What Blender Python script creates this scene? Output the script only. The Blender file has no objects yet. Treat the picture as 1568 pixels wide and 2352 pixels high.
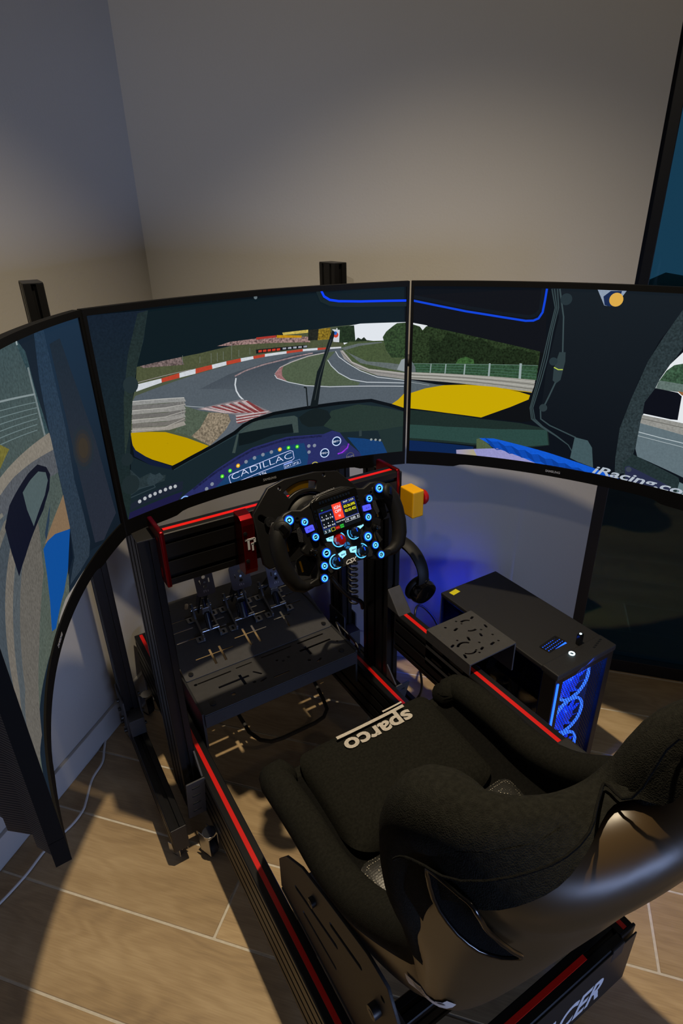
import bpy, bmesh, math, random
from mathutils import Vector, Matrix
from mathutils.geometry import tessellate_polygon

# ------------------------------------------------------------------ camera, world, lamps, exposure
SC = bpy.context.scene
COL = SC.collection
PI = math.pi

def rgb(h):
    out = []
    for i in (0, 2, 4):
        c = int(h[i:i + 2], 16) / 255.0
        out.append(c / 12.92 if c <= .04045 else ((c + .055) / 1.055) ** 2.4)
    return out

CAM_LOC = Vector((-.52, 0.0, 1.475))
cam_d = bpy.data.cameras.new('camera')
cam = bpy.data.objects.new('camera', cam_d)
COL.objects.link(cam)
right = Vector((0.85131806, -0.52425841, -0.02026497))
down = Vector((-0.24761123, -0.36743081, -0.89648384))
fwd = Vector((0.46254322, 0.76821072, -0.44261276))
cam.matrix_world = Matrix(((right.x, -down.x, -fwd.x, CAM_LOC.x),
                           (right.y, -down.y, -fwd.y, CAM_LOC.y),
                           (right.z, -down.z, -fwd.z, CAM_LOC.z), (0, 0, 0, 1)))
cam_d.sensor_fit = 'HORIZONTAL'
cam_d.sensor_width = 36.0
cam_d.lens = 36.0 * 1376.0 / 1568.0
cam_d.clip_start = .01
SC.camera = cam

world = bpy.data.worlds.new('dusk')
SC.world = world
world.use_nodes = True
wn = world.node_tree.nodes
wn['Background'].inputs[0].default_value = (.21, .36, .76, 1)
wn['Background'].inputs[1].default_value = .22

SC.view_settings.view_transform = 'Standard'
SC.view_settings.look = 'None'
SC.view_settings.gamma = 1
SC.view_settings.exposure = 0
SC.view_settings.use_curve_mapping = False

SC.cycles.max_bounces = 4
SC.cycles.diffuse_bounces = 2
SC.cycles.glossy_bounces = 2
SC.cycles.transparent_max_bounces = 8

# room axes: S runs along the back wall (to the right), T runs into it
ANG = math.radians(47.9)
ES = Vector((math.cos(ANG), -math.sin(ANG), 0))
ET = Vector((math.sin(ANG), math.cos(ANG), 0))
ROOM = Matrix(((ES.x, ET.x, 0, 0), (ES.y, ET.y, 0, 0), (0, 0, 1, 0), (0, 0, 0, 1)))
def room(s, t, z=0.0): return ES * s + ET * t + Vector((0, 0, z))

CEIL = 2.62
def downlight(name, pos, power, col, half, radius):
    l = bpy.data.lights.new(name, 'SPOT')
    l.energy = power; l.color = col; l.spot_size = math.radians(half * 2); l.spot_blend = 1.0
    l.shadow_soft_size = radius
    o = bpy.data.objects.new(name, l); o.location = pos
    COL.objects.link(o)
    return o
WARM = (1.0, .82, .56)
downlight('ceiling_downlight', (-.03, .75, CEIL - .03), 155, WARM, 49.5, .022)
wash = downlight('ceiling_spotlight', room(-.65, -1.05, CEIL - .06), 40, (1.0, .88, .70), 38, .03)
aim = room(-.75, 1.37, 1.95) - wash.location
wash.rotation_euler = aim.to_track_quat('-Z', 'Y').to_euler()
downlight('ceiling_downlight', room(1.25, -.2, CEIL - .03), 18, WARM, 58, .03)

# added blue fill lamp for the lower walls, set in an unseen added window
w2 = bpy.data.lights.new('blue_wall_fill', 'AREA'); w2.shape = 'RECTANGLE'; w2.size = 2.2; w2.size_y = .9
w2.spread = math.radians(44); w2.energy = 8.5; w2.color = (.44, .58, 1.0)
w2o = bpy.data.objects.new('blue_wall_fill', w2); COL.objects.link(w2o)
w2o.matrix_world = Matrix.Translation(room(2.66, -1.75, .62)) @ ROOM @ Matrix.Rotation(PI / 2 - .66, 4, 'Z') @ Matrix.Rotation(PI / 2, 4, 'X')

# ------------------------------------------------------------------ materials
MATS = {}
def mat(name, col, rough=.5, metal=0.0, spec=.5, var=None, bump=None, emit=None, strength=0.0, coat=0.0, sheen=0.0):
    """Principled with procedural variation: var=(noise scale, amount), bump=(noise scale, strength)"""
    m = bpy.data.materials.new(name); m.use_nodes = True
    nt = m.node_tree; N = nt.nodes; L = nt.links
    b = N['Principled BSDF']
    c = rgb(col) if isinstance(col, str) else list(col)
    b.inputs['Base Color'].default_value = c + [1]
    b.inputs['Roughness'].default_value = rough
    b.inputs['Metallic'].default_value = metal
    b.inputs['Specular IOR Level'].default_value = spec
    b.inputs['Coat Weight'].default_value = coat
    b.inputs['Coat Roughness'].default_value = .06
    b.inputs['Sheen Weight'].default_value = sheen
    b.inputs['Sheen Roughness'].default_value = .5
    tc = N.new('ShaderNodeTexCoord')
    var = var or (60, .10)
    n = N.new('ShaderNodeTexNoise'); n.inputs['Scale'].default_value = var[0]; n.inputs['Detail'].default_value = 1
    L.new(tc.outputs['Object'], n.inputs['Vector'])
    mr = N.new('ShaderNodeMapRange'); mr.inputs[1].default_value = .25; mr.inputs[2].default_value = .75
    mr.inputs[3].default_value = 1 - var[1]; mr.inputs[4].default_value = 1 + var[1]
    L.new(n.outputs['Fac'], mr.inputs[0])
    mx = N.new('ShaderNodeVectorMath'); mx.operation = 'SCALE'
    mx.inputs[0].default_value = c
    L.new(mr.outputs[0], mx.inputs['Scale'])
    L.new(mx.outputs[0], b.inputs['Base Color'])
    if bump:
        n2 = N.new('ShaderNodeTexNoise'); n2.inputs['Scale'].default_value = bump[0]; n2.inputs['Detail'].default_value = 1
        L.new(tc.outputs['Object'], n2.inputs['Vector'])
        bp = N.new('ShaderNodeBump'); bp.inputs['Strength'].default_value = bump[1]; bp.inputs['Distance'].default_value = .002
        L.new(n2.outputs['Fac'], bp.inputs['Height']); L.new(bp.outputs[0], b.inputs['Normal'])
    if emit:
        b.inputs['Emission Color'].default_value = (rgb(emit) if isinstance(emit, str) else list(emit)) + [1]
        b.inputs['Emission Strength'].default_value = strength
    if emit: m.cycles.emission_sampling = 'NONE'
    MATS[name] = m
    return m

M = {}
M['wall'] = mat('painted plaster', 'adaba8', .85, spec=.2, var=(3, .015), bump=(180, .12))
M['ceiling'] = mat('ceiling paint', 'd8d4cc', .9, spec=.2, var=(3, .01))
M['skirting'] = mat('skirting', 'b2b1b0', .55, var=(5, .01))
M['grout'] = mat('grout', 'd2ccc0', .9, var=(90, .08), bump=(300, .2))
M['alu'] = mat('black anodised aluminium', '1b1b1d', .42, metal=.55, var=(30, .06), bump=(600, .03))
M['slotdark'] = mat('black plastic cap', '161617', .45, var=(40, .05))
M['steel_shaded'] = mat('shaded coated steel', '1d1e21', .55, spec=.4, var=(80, .08), bump=(900, .2))  # darker copy of the powder coated steel, shade put into its colour
M['bezel'] = mat('matt black bezel', '070707', .6, spec=.12, var=(40, .05))
M['steel_black'] = mat('powder coated steel', '38383a', .6, spec=.4, var=(80, .08), bump=(900, .25))
M['strip'] = mat('red slot cover', 'd2120c', .38, var=(20, .03))
M['redalu'] = mat('red anodised aluminium', '7a0810', .30, metal=.85, var=(25, .05))
M['plastic'] = mat('black plastic', '080809', .5, spec=.35, var=(50, .06), bump=(500, .05))
M['plastic_rough'] = mat('textured black plastic', '17171a', .6, var=(60, .06), bump=(700, .2))
M['gloss'] = mat('gloss black plastic', '0a0a0b', .16, var=(20, .04))
M['chrome'] = mat('zinc plated steel', 'b9bcc4', .22, metal=1, var=(40, .05))
M['steel'] = mat('brushed steel', '77797e', .35, metal=.9, var=(60, .12))
M['darksteel'] = mat('dark burnished steel', '3a3b3f', .38, metal=.85, var=(60, .12))
M['rubber'] = mat('rubber', '0c0c0d', .58, spec=.3, var=(60, .05), bump=(400, .05))
M['fabric'] = mat('black seat cloth', '1d1d1a', .95, spec=.06, var=(220, .25), bump=(900, .5))
M['fabric_in'] = mat('black seat lining', '131312', .95, spec=.06, var=(220, .2), bump=(900, .5))
M['shell'] = mat('gloss fibreglass shell', '443520', .36, spec=.4, var=(6, .2))  # brown reflection of the floor put into the black shell's base colour
M['white_print'] = mat('white print', 'd6d9e2', .5, var=(120, .03))
M['thread'] = mat('silver embroidery', 'b7b1aa', .6, var=(300, .15), bump=(1500, .4))
M['paper'] = mat('white label', 'c9c6c2', .6, var=(60, .03))
M['ink'] = mat('label ink', '55565a', .6)
M['cord_white'] = mat('light grey cord', 'cfcfd0', .5, var=(20, .03))
M['cable'] = mat('black cable', '0d0d0e', .4, var=(20, .05))
M['yellow'] = mat('yellow plastic', 'd39a06', .4, var=(30, .03))
M['red_button'] = mat('red plastic button', '9a0c10', .35, var=(30, .03))
M['sticker'] = mat('yellow sticker', 'd8d012', .5, var=(30, .03))
M['rib_back'] = mat('ribbed black plastic', '1a1b1e', .5, var=(40, .05))
M['badge'] = mat('grey badge print', '8a8b90', .4, var=(60, .03))
M['pedal_plate'] = mat('grey pedal plate', '6d6e78', .5, metal=.4, var=(80, .06), bump=(600, .05))
M['carbon'] = None
M['hedge'] = mat('dusk foliage', '1d3a2c', .8, var=(6, .5), bump=(12, .8))
M['terrace'] = mat('dark terrace stone', '20262e', .7, var=(5, .15), bump=(60, .2))
M['frame_dark'] = mat('black door frame', '0c0d11', .45, var=(20, .05))
M['case_inside'] = mat('grey case interior', '4c5058', .5, var=(30, .08))
M['led_blue'] = mat('blue led', '0a1a60', .4, emit=(.02, .12, 1.0), strength=2.6)
M['led_blue_soft'] = mat('blue led diffuser', '0a1a60', .4, emit=(.01, .09, 1.0), strength=3)
M['led_white'] = mat('white led', '405060', .4, emit=(.6, .9, 1.0), strength=5)
M['btn_glow'] = mat('cyan lit ring', '103050', .4, emit=(.08, .45, 1.0), strength=1.9)
M['btn_cap'] = mat('lit button cap', '103050', .35, emit=(.30, .75, 1.0), strength=1.3)
M['btn_blue'] = mat('deep blue halo', '061030', .4, emit=(.0, .06, .75), strength=1.0)
M['violet_glow'] = mat('violet lit cap', '101040', .4, emit=(.06, .07, 1.0), strength=1.6)
M['knob_clear'] = mat('smoked clear knob', '0c1626', .08, spec=.8, var=(20, .05), coat=.7)
M['knob_red'] = mat('translucent red knob', '8a0a08', .1, spec=.8, var=(20, .05), coat=.7, emit=(.5, .01, .01), strength=.15)
M['star'] = mat('blue emblem', '16508c', .4, emit=(.02, .16, .45), strength=.5)

def fan_glow():
    m = bpy.data.materials.new('blue fan blade'); m.use_nodes = True
    b = m.node_tree.nodes['Principled BSDF']
    b.inputs['Base Color'].default_value = (.02, .05, .3, 1); b.inputs['Roughness'].default_value = .35
    b.inputs['Emission Color'].default_value = (.0, .03, .7, 1); b.inputs['Emission Strength'].default_value = 1.1
    m.cycles.emission_sampling = 'NONE'
    return m
M['fan'] = fan_glow()

def carbon():
    m = bpy.data.materials.new('carbon weave'); m.use_nodes = True
    N = m.node_tree.nodes; L = m.node_tree.links; b = N['Principled BSDF']
    tc = N.new('ShaderNodeTexCoord')
    ck = N.new('ShaderNodeTexChecker'); ck.inputs['Scale'].default_value = 420
    ck.inputs[1].default_value = (.006, .006, .007, 1); ck.inputs[2].default_value = (.035, .036, .04, 1)
    mp = N.new('ShaderNodeMapping'); mp.inputs['Rotation'].default_value = (0, 0, .785)
    L.new(tc.outputs['Object'], mp.inputs[0]); L.new(mp.outputs[0], ck.inputs[0]); L.new(ck.outputs[0], b.inputs['Base Color'])
    b.inputs['Roughness'].default_value = .3; b.inputs['Coat Weight'].default_value = .3
    return m
M['carbon'] = carbon()

def glass(name='clear glass', tint=(.80, .86, .90)):
    m = bpy.data.materials.new(name); m.use_nodes = True
    N = m.node_tree.nodes; L = m.node_tree.links
    for n in list(N):
        if n.type == 'BSDF_PRINCIPLED': N.remove(n)
    tr = N.new('ShaderNodeBsdfTransparent'); tr.inputs[0].default_value = tint + (1,)
    gl = N.new('ShaderNodeBsdfGlossy'); gl.inputs['Roughness'].default_value = .03
    fr = N.new('ShaderNodeFresnel'); fr.inputs[0].default_value = 1.5
    nz = N.new('ShaderNodeTexNoise'); nz.inputs['Scale'].default_value = 1.5
    bp = N.new('ShaderNodeBump'); bp.inputs['Strength'].default_value = .01
    L.new(nz.outputs['Fac'], bp.inputs['Height']); L.new(bp.outputs[0], gl.inputs['Normal'])
    mx = N.new('ShaderNodeMixShader')
    L.new(fr.outputs[0], mx.inputs[0]); L.new(tr.outputs[0], mx.inputs[1]); L.new(gl.outputs[0], mx.inputs[2])
    L.new(mx.outputs[0], N['Material Output'].inputs[0])
    return m
M['glass'] = glass()
M['dusk_tint_glass'] = glass('dusk tint glazing', (.42, .74, .70))  # tint added to dim and colour the dusk seen through the panes

def wood_tile():
    m = bpy.data.materials.new('oak look porcelain tile'); m.use_nodes = True
    N = m.node_tree.nodes; L = m.node_tree.links; b = N['Principled BSDF']
    tc = N.new('ShaderNodeTexCoord'); oi = N.new('ShaderNodeObjectInfo')
    off = N.new('ShaderNodeVectorMath'); off.operation = 'SCALE'; off.inputs[0].default_value = (37.0, 11.0, 5.0)
    L.new(oi.outputs['Random'], off.inputs['Scale'])
    ad = N.new('ShaderNodeVectorMath'); ad.operation = 'ADD'
    L.new(tc.outputs['Object'], ad.inputs[0]); L.new(off.outputs[0], ad.inputs[1])
    def mapped(sc):
        mp = N.new('ShaderNodeMapping'); mp.inputs['Scale'].default_value = sc
        L.new(ad.outputs[0], mp.inputs[0]); return mp
    # broad growth rings bent by noise
    warp = N.new('ShaderNodeTexNoise'); warp.inputs['Scale'].default_value = 1.9; warp.inputs['Detail'].default_value = 3
    L.new(mapped((.9, 3.0, 1)).outputs[0], warp.inputs['Vector'])
    ml = N.new('ShaderNodeMath'); ml.operation = 'MULTIPLY'; ml.inputs[1].default_value = 95.0
    L.new(warp.outputs['Fac'], ml.inputs[0])
    sn = N.new('ShaderNodeMath'); sn.operation = 'SINE'; L.new(ml.outputs[0], sn.inputs[0])
    # fine fibres along the plank
    fib = N.new('ShaderNodeTexNoise'); fib.inputs['Scale'].default_value = 9; fib.inputs['Detail'].default_value = 4
    L.new(mapped((2.2, 40.0, 1)).outputs[0], fib.inputs['Vector'])
    cloud = N.new('ShaderNodeTexNoise'); cloud.inputs['Scale'].default_value = 3.0; cloud.inputs['Detail'].default_value = 2
    L.new(mapped((.8, 3.4, 1)).outputs[0], cloud.inputs['Vector'])
    a1 = N.new('ShaderNodeMath'); a1.operation = 'MULTIPLY_ADD'; a1.inputs[1].default_value = .045
    L.new(sn.outputs[0], a1.inputs[0])
    a2 = N.new('ShaderNodeMath'); a2.operation = 'MULTIPLY_ADD'; a2.inputs[1].default_value = .34
    L.new(fib.outputs['Fac'], a2.inputs[0])
    a3 = N.new('ShaderNodeMath'); a3.operation = 'MULTIPLY'; a3.inputs[1].default_value = .66
    L.new(cloud.outputs['Fac'], a3.inputs[0]); L.new(a3.outputs[0], a2.inputs[2]); L.new(a2.outputs[0], a1.inputs[2])
    cr = N.new('ShaderNodeValToRGB')
    cr.color_ramp.elements[0].position = .22; cr.color_ramp.elements[0].color = rgb('8a7458') + [1]
    cr.color_ramp.elements[1].position = .78; cr.color_ramp.elements[1].color = rgb('c6ae88') + [1]
    e = cr.color_ramp.elements.new(.5); e.color = rgb('ae9570') + [1]
    L.new(a1.outputs[0], cr.inputs[0])
    tone = N.new('ShaderNodeMapRange'); tone.inputs[3].default_value = .88; tone.inputs[4].default_value = 1.1
    L.new(oi.outputs['Random'], tone.inputs[0])
    vm = N.new('ShaderNodeVectorMath'); vm.operation = 'SCALE'
    L.new(cr.outputs[0], vm.inputs[0]); L.new(tone.outputs[0], vm.inputs['Scale'])
    L.new(vm.outputs[0], b.inputs['Base Color'])
    b.inputs['Roughness'].default_value = .5; b.inputs['Specular IOR Level'].default_value = .35
    bp = N.new('ShaderNodeBump'); bp.inputs['Strength'].default_value = .12; bp.inputs['Distance'].default_value = .001
    L.new(a1.outputs[0], bp.inputs['Height']); L.new(bp.outputs[0], b.inputs['Normal'])
    return m
M['tile'] = wood_tile()

def screen_mat():
    m = bpy.data.materials.new('display picture'); m.use_nodes = True
    N = m.node_tree.nodes; L = m.node_tree.links; b = N['Principled BSDF']
    at = N.new('ShaderNodeAttribute'); at.attribute_name = 'col'
    tc = N.new('ShaderNodeTexCoord')
    nz = N.new('ShaderNodeTexNoise'); nz.inputs['Scale'].default_value = 230; nz.inputs['Detail'].default_value = 3
    L.new(tc.outputs['Object'], nz.inputs['Vector'])
    s = N.new('ShaderNodeMath'); s.operation = 'SUBTRACT'; s.inputs[1].default_value = .5; L.new(nz.outputs['Fac'], s.inputs[0])
    g = N.new('ShaderNodeMath'); g.operation = 'MULTIPLY'; L.new(s.outputs[0], g.inputs[0]); L.new(at.outputs['Alpha'], g.inputs[1])
    k = N.new('ShaderNodeMath'); k.operation = 'MULTIPLY_ADD'; k.inputs[1].default_value = 4.0; k.inputs[2].default_value = 1.0
    L.new(g.outputs[0], k.inputs[0])
    mxx = N.new('ShaderNodeMath'); mxx.operation = 'MAXIMUM'; mxx.inputs[1].default_value = .05; L.new(k.outputs[0], mxx.inputs[0])
    v = N.new('ShaderNodeVectorMath'); v.operation = 'SCALE'; L.new(at.outputs['Color'], v.inputs[0]); L.new(mxx.outputs[0], v.inputs['Scale'])
    L.new(v.outputs[0], b.inputs['Emission Color']); b.inputs['Emission Strength'].default_value = 1.0
    b.inputs['Base Color'].default_value = (.001, .001, .001, 1); b.inputs['Roughness'].default_value = .5
    b.inputs['Specular IOR Level'].default_value = .06
    m.cycles.emission_sampling = 'NONE'
    return m
M['screen'] = screen_mat()

# ------------------------------------------------------------------ geometry helpers
def new_obj(name, me, material=None, parent=None, world=True):
    o = bpy.data.objects.new(name, me)
    COL.objects.link(o)
    if material is not None and hasattr(me, 'materials') and len(me.materials) == 0: me.materials.append(material)
    if parent is not None:
        o.parent = parent
        if world and parent.type == 'EMPTY':
            o.matrix_parent_inverse = parent.matrix_basis.inverted()
    return o

def tag(o, label=None, cat=None, group=None, kind=None):
    if label: o['label'] = label
    if cat: o['category'] = cat
    if group: o['group'] = group
    if kind: o['kind'] = kind
    return o

def thing(name, label, cat, loc=(0, 0, 0), mtx=None, group=None):
    o = bpy.data.objects.new(name, None)
    COL.objects.link(o)
    o.empty_display_size = .05
    o.matrix_basis = mtx if mtx is not None else Matrix.Translation(Vector(loc))
    return tag(o, label, cat, group)

def frame(origin, ax, ay, az):
    ax, ay, az = Vector(ax), Vector(ay), Vector(az)
    return Matrix(((ax.x, ay.x, az.x, origin[0]), (ax.y, ay.y, az.y, origin[1]), (ax.z, ay.z, az.z, origin[2]), (0, 0, 0, 1)))

class MB:
    def __init__(s): s.v = []; s.f = []
    def add(s, vs, fs, m=None):
        n = len(s.v)
        s.v += [tuple((m @ Vector(v)) if m is not None else v) for v in vs]
        s.f += [tuple(i + n for i in f) for f in fs]
        return s
    def box(s, x0, x1, y0, y1, z0, z1, m=None):
        vs = [(x0, y0, z0), (x1, y0, z0), (x1, y1, z0), (x0, y1, z0), (x0, y0, z1), (x1, y0, z1), (x1, y1, z1), (x0, y1, z1)]
        return s.add(vs, [(3, 2, 1, 0), (4, 5, 6, 7), (0, 1, 5, 4), (1, 2, 6, 5), (2, 3, 7, 6), (3, 0, 4, 7)], m)
    def prism(s, poly, z0, z1, m=None):
        n = len(poly)
        vs = [(x, y, z0) for x, y in poly] + [(x, y, z1) for x, y in poly]
        fs = [tuple(reversed(range(n))), tuple(range(n, 2 * n))] + [(i, (i + 1) % n, n + (i + 1) % n, n + i) for i in range(n)]
        return s.add(vs, fs, m)
    def tube(s, path, r, seg=10, closed=False, caps=True, squash=None, m=None):
        P = [Vector(p) for p in path]; n = len(P)
        rr = r if isinstance(r, (list, tuple)) else [r] * n
        tang = []
        for i in range(n):
            a = P[(i - 1) % n] if (closed or i > 0) else P[i]
            b = P[(i + 1) % n] if (closed or i < n - 1) else P[i]
            tang.append((b - a).normalized())
        up = Vector((0, 0, 1))
        if abs(tang[0].dot(up)) > .95: up = Vector((0, 1, 0))
        nrm = (up - tang[0] * up.dot(tang[0])).normalized()
        vs = []
        for i in range(n):
            t = tang[i]
            nrm = (nrm - t * nrm.dot(t)).normalized()
            bn = t.cross(nrm)
            q = squash or (1, 1)
            for k in range(seg):
                a = 2 * PI * k / seg
                vs.append(tuple(P[i] + nrm * (math.cos(a) * rr[i] * q[0]) + bn * (math.sin(a) * rr[i] * q[1])))
        fs = []
        for i in range(n if closed else n - 1):
            j = (i + 1) % n
            for k in range(seg):
                k2 = (k + 1) % seg
                fs.append((i * seg + k, i * seg + k2, j * seg + k2, j * seg + k))
        if caps and not closed:
            fs.append(tuple(reversed(range(seg)))); fs.append(tuple(range((n - 1) * seg, n * seg)))
        return s.add(vs, fs, m)
    def cyl(s, p0, p1, r, r1=None, seg=20, m=None): return s.tube([p0, p1], [r, r if r1 is None else r1], seg, m=m)
    def lathe(s, prof, seg=24, m=None):
        n = len(prof); vs = []; fs = []
        for r, z in prof:
            for k in range(seg):
                a = 2 * PI * k / seg; vs.append((r * math.cos(a), r * math.sin(a), z))
        for i in range(n - 1):
            for k in range(seg):
                k2 = (k + 1) % seg
                fs.append((i * seg + k, i * seg + k2, (i + 1) * seg + k2, (i + 1) * seg + k))
        fs.append(tuple(reversed(range(seg)))); fs.append(tuple(range((n - 1) * seg, n * seg)))
        return s.add(vs, fs, m)
    def grid(s, rows, m=None, flip=False):
        nr, nc = len(rows), len(rows[0])
        vs = [tuple(p) for r in rows for p in r]
        fs = []
        for i in range(nr - 1):
            for j in range(nc - 1):
                q = (i * nc + j, i * nc + j + 1, (i + 1) * nc + j + 1, (i + 1) * nc + j)
                fs.append(tuple(reversed(q)) if flip else q)
        return s.add(vs, fs, m)
    def mesh(s, name, bevel=0, smooth=None, segs=2):
        me = bpy.data.meshes.new(name); me.from_pydata(s.v, [], s.f); me.update()
        if bevel:
            bm = bmesh.new(); bm.from_mesh(me)
            bmesh.ops.recalc_face_normals(bm, faces=bm.faces)
            es = [e for e in bm.edges if len(e.link_faces) == 2 and e.calc_face_angle(0) > .6]
            bmesh.ops.bevel(bm, geom=es, offset=bevel, segments=segs, profile=.6, affect='EDGES', clamp_overlap=True)
            bm.to_mesh(me); bm.free()
        if smooth is not None:
            me.polygons.foreach_set('use_smooth', [True] * len(me.polygons))
            me.set_sharp_from_angle(angle=math.radians(smooth))
        return me
    def build(s, name, material, parent=None, bevel=0, smooth=None, world=True, segs=2):
        return new_obj(name, s.mesh(name, bevel, smooth, segs), material, parent, world)

def curve_mesh(cu, name):
    o = bpy.data.objects.new('tmp', cu); COL.objects.link(o)
    dg = bpy.context.evaluated_depsgraph_get()
    me = bpy.data.meshes.new_from_object(o.evaluated_get(dg))
    bpy.data.objects.remove(o); bpy.data.curves.remove(cu)
    me.name = name; me.materials.clear()
    return me

def plate2d(name, outer, holes, thick, bevel=0.0):
    cu = bpy.data.curves.new('tmp', 'CURVE'); cu.dimensions = '2D'; cu.fill_mode = 'BOTH'
    cu.extrude = thick / 2 - bevel; cu.bevel_depth = bevel; cu.bevel_resolution = 1; cu.offset = -bevel
    for pts in [outer] + list(holes):
        sp = cu.splines.new('POLY'); sp.points.add(len(pts) - 1); sp.use_cyclic_u = True
        for p, (x, y) in zip(sp.points, pts): p.co = (x, y, 0, 1)
    return curve_mesh(cu, name)

def plate(name, outer, holes, thick, mtx, material, parent, bevel=.0006, world=True):
    me = plate2d(name, outer, holes, thick, bevel); me.transform(mtx)
    return new_obj(name, me, material, parent, world)

def slot(cx, cy, ln, wd, ang=0.0, seg=5):
    pts = []; r = wd / 2; h = max(0, ln / 2 - r)
    for sgn, a0 in ((1, -PI / 2), (-1, PI / 2)):
        for k in range(seg + 1):
            a = a0 + PI * k / seg
            pts.append((sgn * h + r * math.cos(a), r * math.sin(a)))
    c, s = math.cos(ang), math.sin(ang)
    return [(cx + x * c - y * s, cy + x * s + y * c) for x, y in pts]
def circ(cx, cy, r, seg=14): return [(cx + r * math.cos(2 * PI * k / seg), cy + r * math.sin(2 * PI * k / seg)) for k in range(seg)]
def rrect(x0, x1, y0, y1, r, seg=4):
    pts = []
    for cx, cy, a0 in ((x1 - r, y1 - r, 0), (x0 + r, y1 - r, PI / 2), (x0 + r, y0 + r, PI), (x1 - r, y0 + r, 1.5 * PI)):
        for k in range(seg + 1):
            a = a0 + PI / 2 * k / seg; pts.append((cx + r * math.cos(a), cy + r * math.sin(a)))
    return pts
def arc_slot(cx, cy, R, wd, a0, a1, seg=8):
    o = [(cx + (R + wd / 2) * math.cos(a0 + (a1 - a0) * k / seg), cy + (R + wd / 2) * math.sin(a0 + (a1 - a0) * k / seg)) for k in range(seg + 1)]
    i = [(cx + (R - wd / 2) * math.cos(a0 + (a1 - a0) * k / seg), cy + (R - wd / 2) * math.sin(a0 + (a1 - a0) * k / seg)) for k in range(seg + 1)]
    return o + i[::-1]

def text_flat(s, shear=0.0, bold=0.0, space=1.0):
    """triangulated lettering as (verts2d, faces, width, height) scaled so that the capitals are 1 high"""
    cu = bpy.data.curves.new('tmp', 'FONT'); cu.body = s; cu.size = 1; cu.shear = shear; cu.offset = bold; cu.fill_mode = 'FRONT'
    cu.space_character = space; cu.resolution_u = 3
    me = curve_mesh(cu, 'tmp')
    vs = [(v.co.x, v.co.y) for v in me.vertices]; fs = [tuple(p.vertices) for p in me.polygons]
    bpy.data.meshes.remove(me)
    x0 = min(v[0] for v in vs); x1 = max(v[0] for v in vs)
    CAPH = .729 - .0
    return [((x - x0) / CAPH, y / CAPH) for x, y in vs], fs, (x1 - x0) / CAPH

def lettering(name, s, width, height, mtx, material, parent, shear=0.0, bold=0.0, thick=.0008, world=True, space=1.0):
    cu = bpy.data.curves.new('tmp', 'FONT'); cu.body = s; cu.size = 1; cu.shear = shear; cu.offset = bold; cu.resolution_u = 4
    cu.space_character = space
    cu.extrude = .01
    me = curve_mesh(cu, name)
    xs = [v.co.x for v in me.vertices]; x0, x1 = min(xs), max(xs)
    sx = width / (x1 - x0); sy = height / .729
    for v in me.vertices: v.co = ((v.co.x - x0) * sx, v.co.y * sy, (v.co.z / .02 + .5) * thick)
    me.transform(mtx)
    return new_obj(name, me, material, parent, world)

def tslot_outline(w, h, g=.0100, d=.0085, ch=.0018, skip=()):
    """outline of a slotted aluminium profile, w x h, slots every 40 mm"""
    def side(length):
        n = max(1, round(length / .04)); return [(-length / 2 + .02 + .04 * k) for k in range(n)]
    pts = []
    hw, hh = w / 2, h / 2
    def edge(cs, fn, rev):
        for c in (cs if not rev else cs[::-1]):
            a, b = (c - g / 2, c + g / 2) if not rev else (c + g / 2, c - g / 2)
            pts.extend([fn(a, 0), fn(a, d), fn(b, d), fn(b, 0)])
    pts.append((-hw + ch, -hh)); edge(side(w), lambda p, q: (p, -hh + q), False); pts.append((hw - ch, -hh))
    pts.append((hw, -hh + ch)); edge(side(h), lambda p, q: (hw - q, p), False); pts.append((hw, hh - ch))
    pts.append((hw - ch, hh)); edge(side(w), lambda p, q: (p, hh - q), True); pts.append((-hw + ch, hh))
    pts.append((-hw, hh - ch)); edge(side(h), lambda p, q: (-hw + q, p), True); pts.append((-hw, -hh + ch))
    return pts

def profile(name, w, h, length, mtx, parent, material=None, caps=True):
    o = MB().prism(tslot_outline(w, h), 0, length, mtx).build(name, material or M['alu'], parent)
    if caps:
        for z0, z1 in ((-.003, .0005), (length - .0005, length + .003)):
            MB().box(-w / 2 + .0006, w / 2 - .0006, -h / 2 + .0006, h / 2 - .0006, z0, z1, mtx).build('end_cap', M['slotdark'], o, bevel=.0012)
    return o

def bolt(parent, p, axis, r=.0065, hgt=.006, material=None, name='bolt', world=True):
    a = Vector(axis).normalized(); p = Vector(p)
    mb = MB(); mb.cyl(p, p + a * hgt, r, seg=12); mb.cyl(p + a * hgt * .98, p + a * (hgt + .0006), r * .5, r * .45, seg=6)
    return mb.build(name, material or M['darksteel'], parent, smooth=35, world=world)

def caster(parent, x, y, ztop, r=.024, rotz=0.0, clear=True):
    rz = Matrix.Translation((x, y, 0)) @ Matrix.Rotation(rotz, 4, 'Z')
    hb = MB(); hb.cyl((0, 0, ztop - .006), (0, 0, ztop), .018, seg=16)
    for sx in (-1, 1): hb.box(sx * .0135 - .0012, sx * .0135 + .0012, -.012, .026, r * .7, ztop - .005)
    hb.box(-.0145, .0145, -.014, .012, ztop - .010, ztop - .005)
    hb.v = [tuple(rz @ Vector(v)) for v in hb.v]
    h = hb.build('caster', M['chrome'], parent, bevel=.0008)
    w = MB(); w.cyl((-.010, .012, r), (.010, .012, r), r, seg=20, m=rz); w.build('caster_wheel', M['rubber'], h, bevel=.002, smooth=40)
    lv = MB(); lv.box(-.009, .009, -.03, -.004, ztop - .022, ztop - .014, rz @ Matrix.Rotation(-.35, 4, 'X')); lv.build('brake_lever', M['chrome'], h, bevel=.001)
    return h
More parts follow.
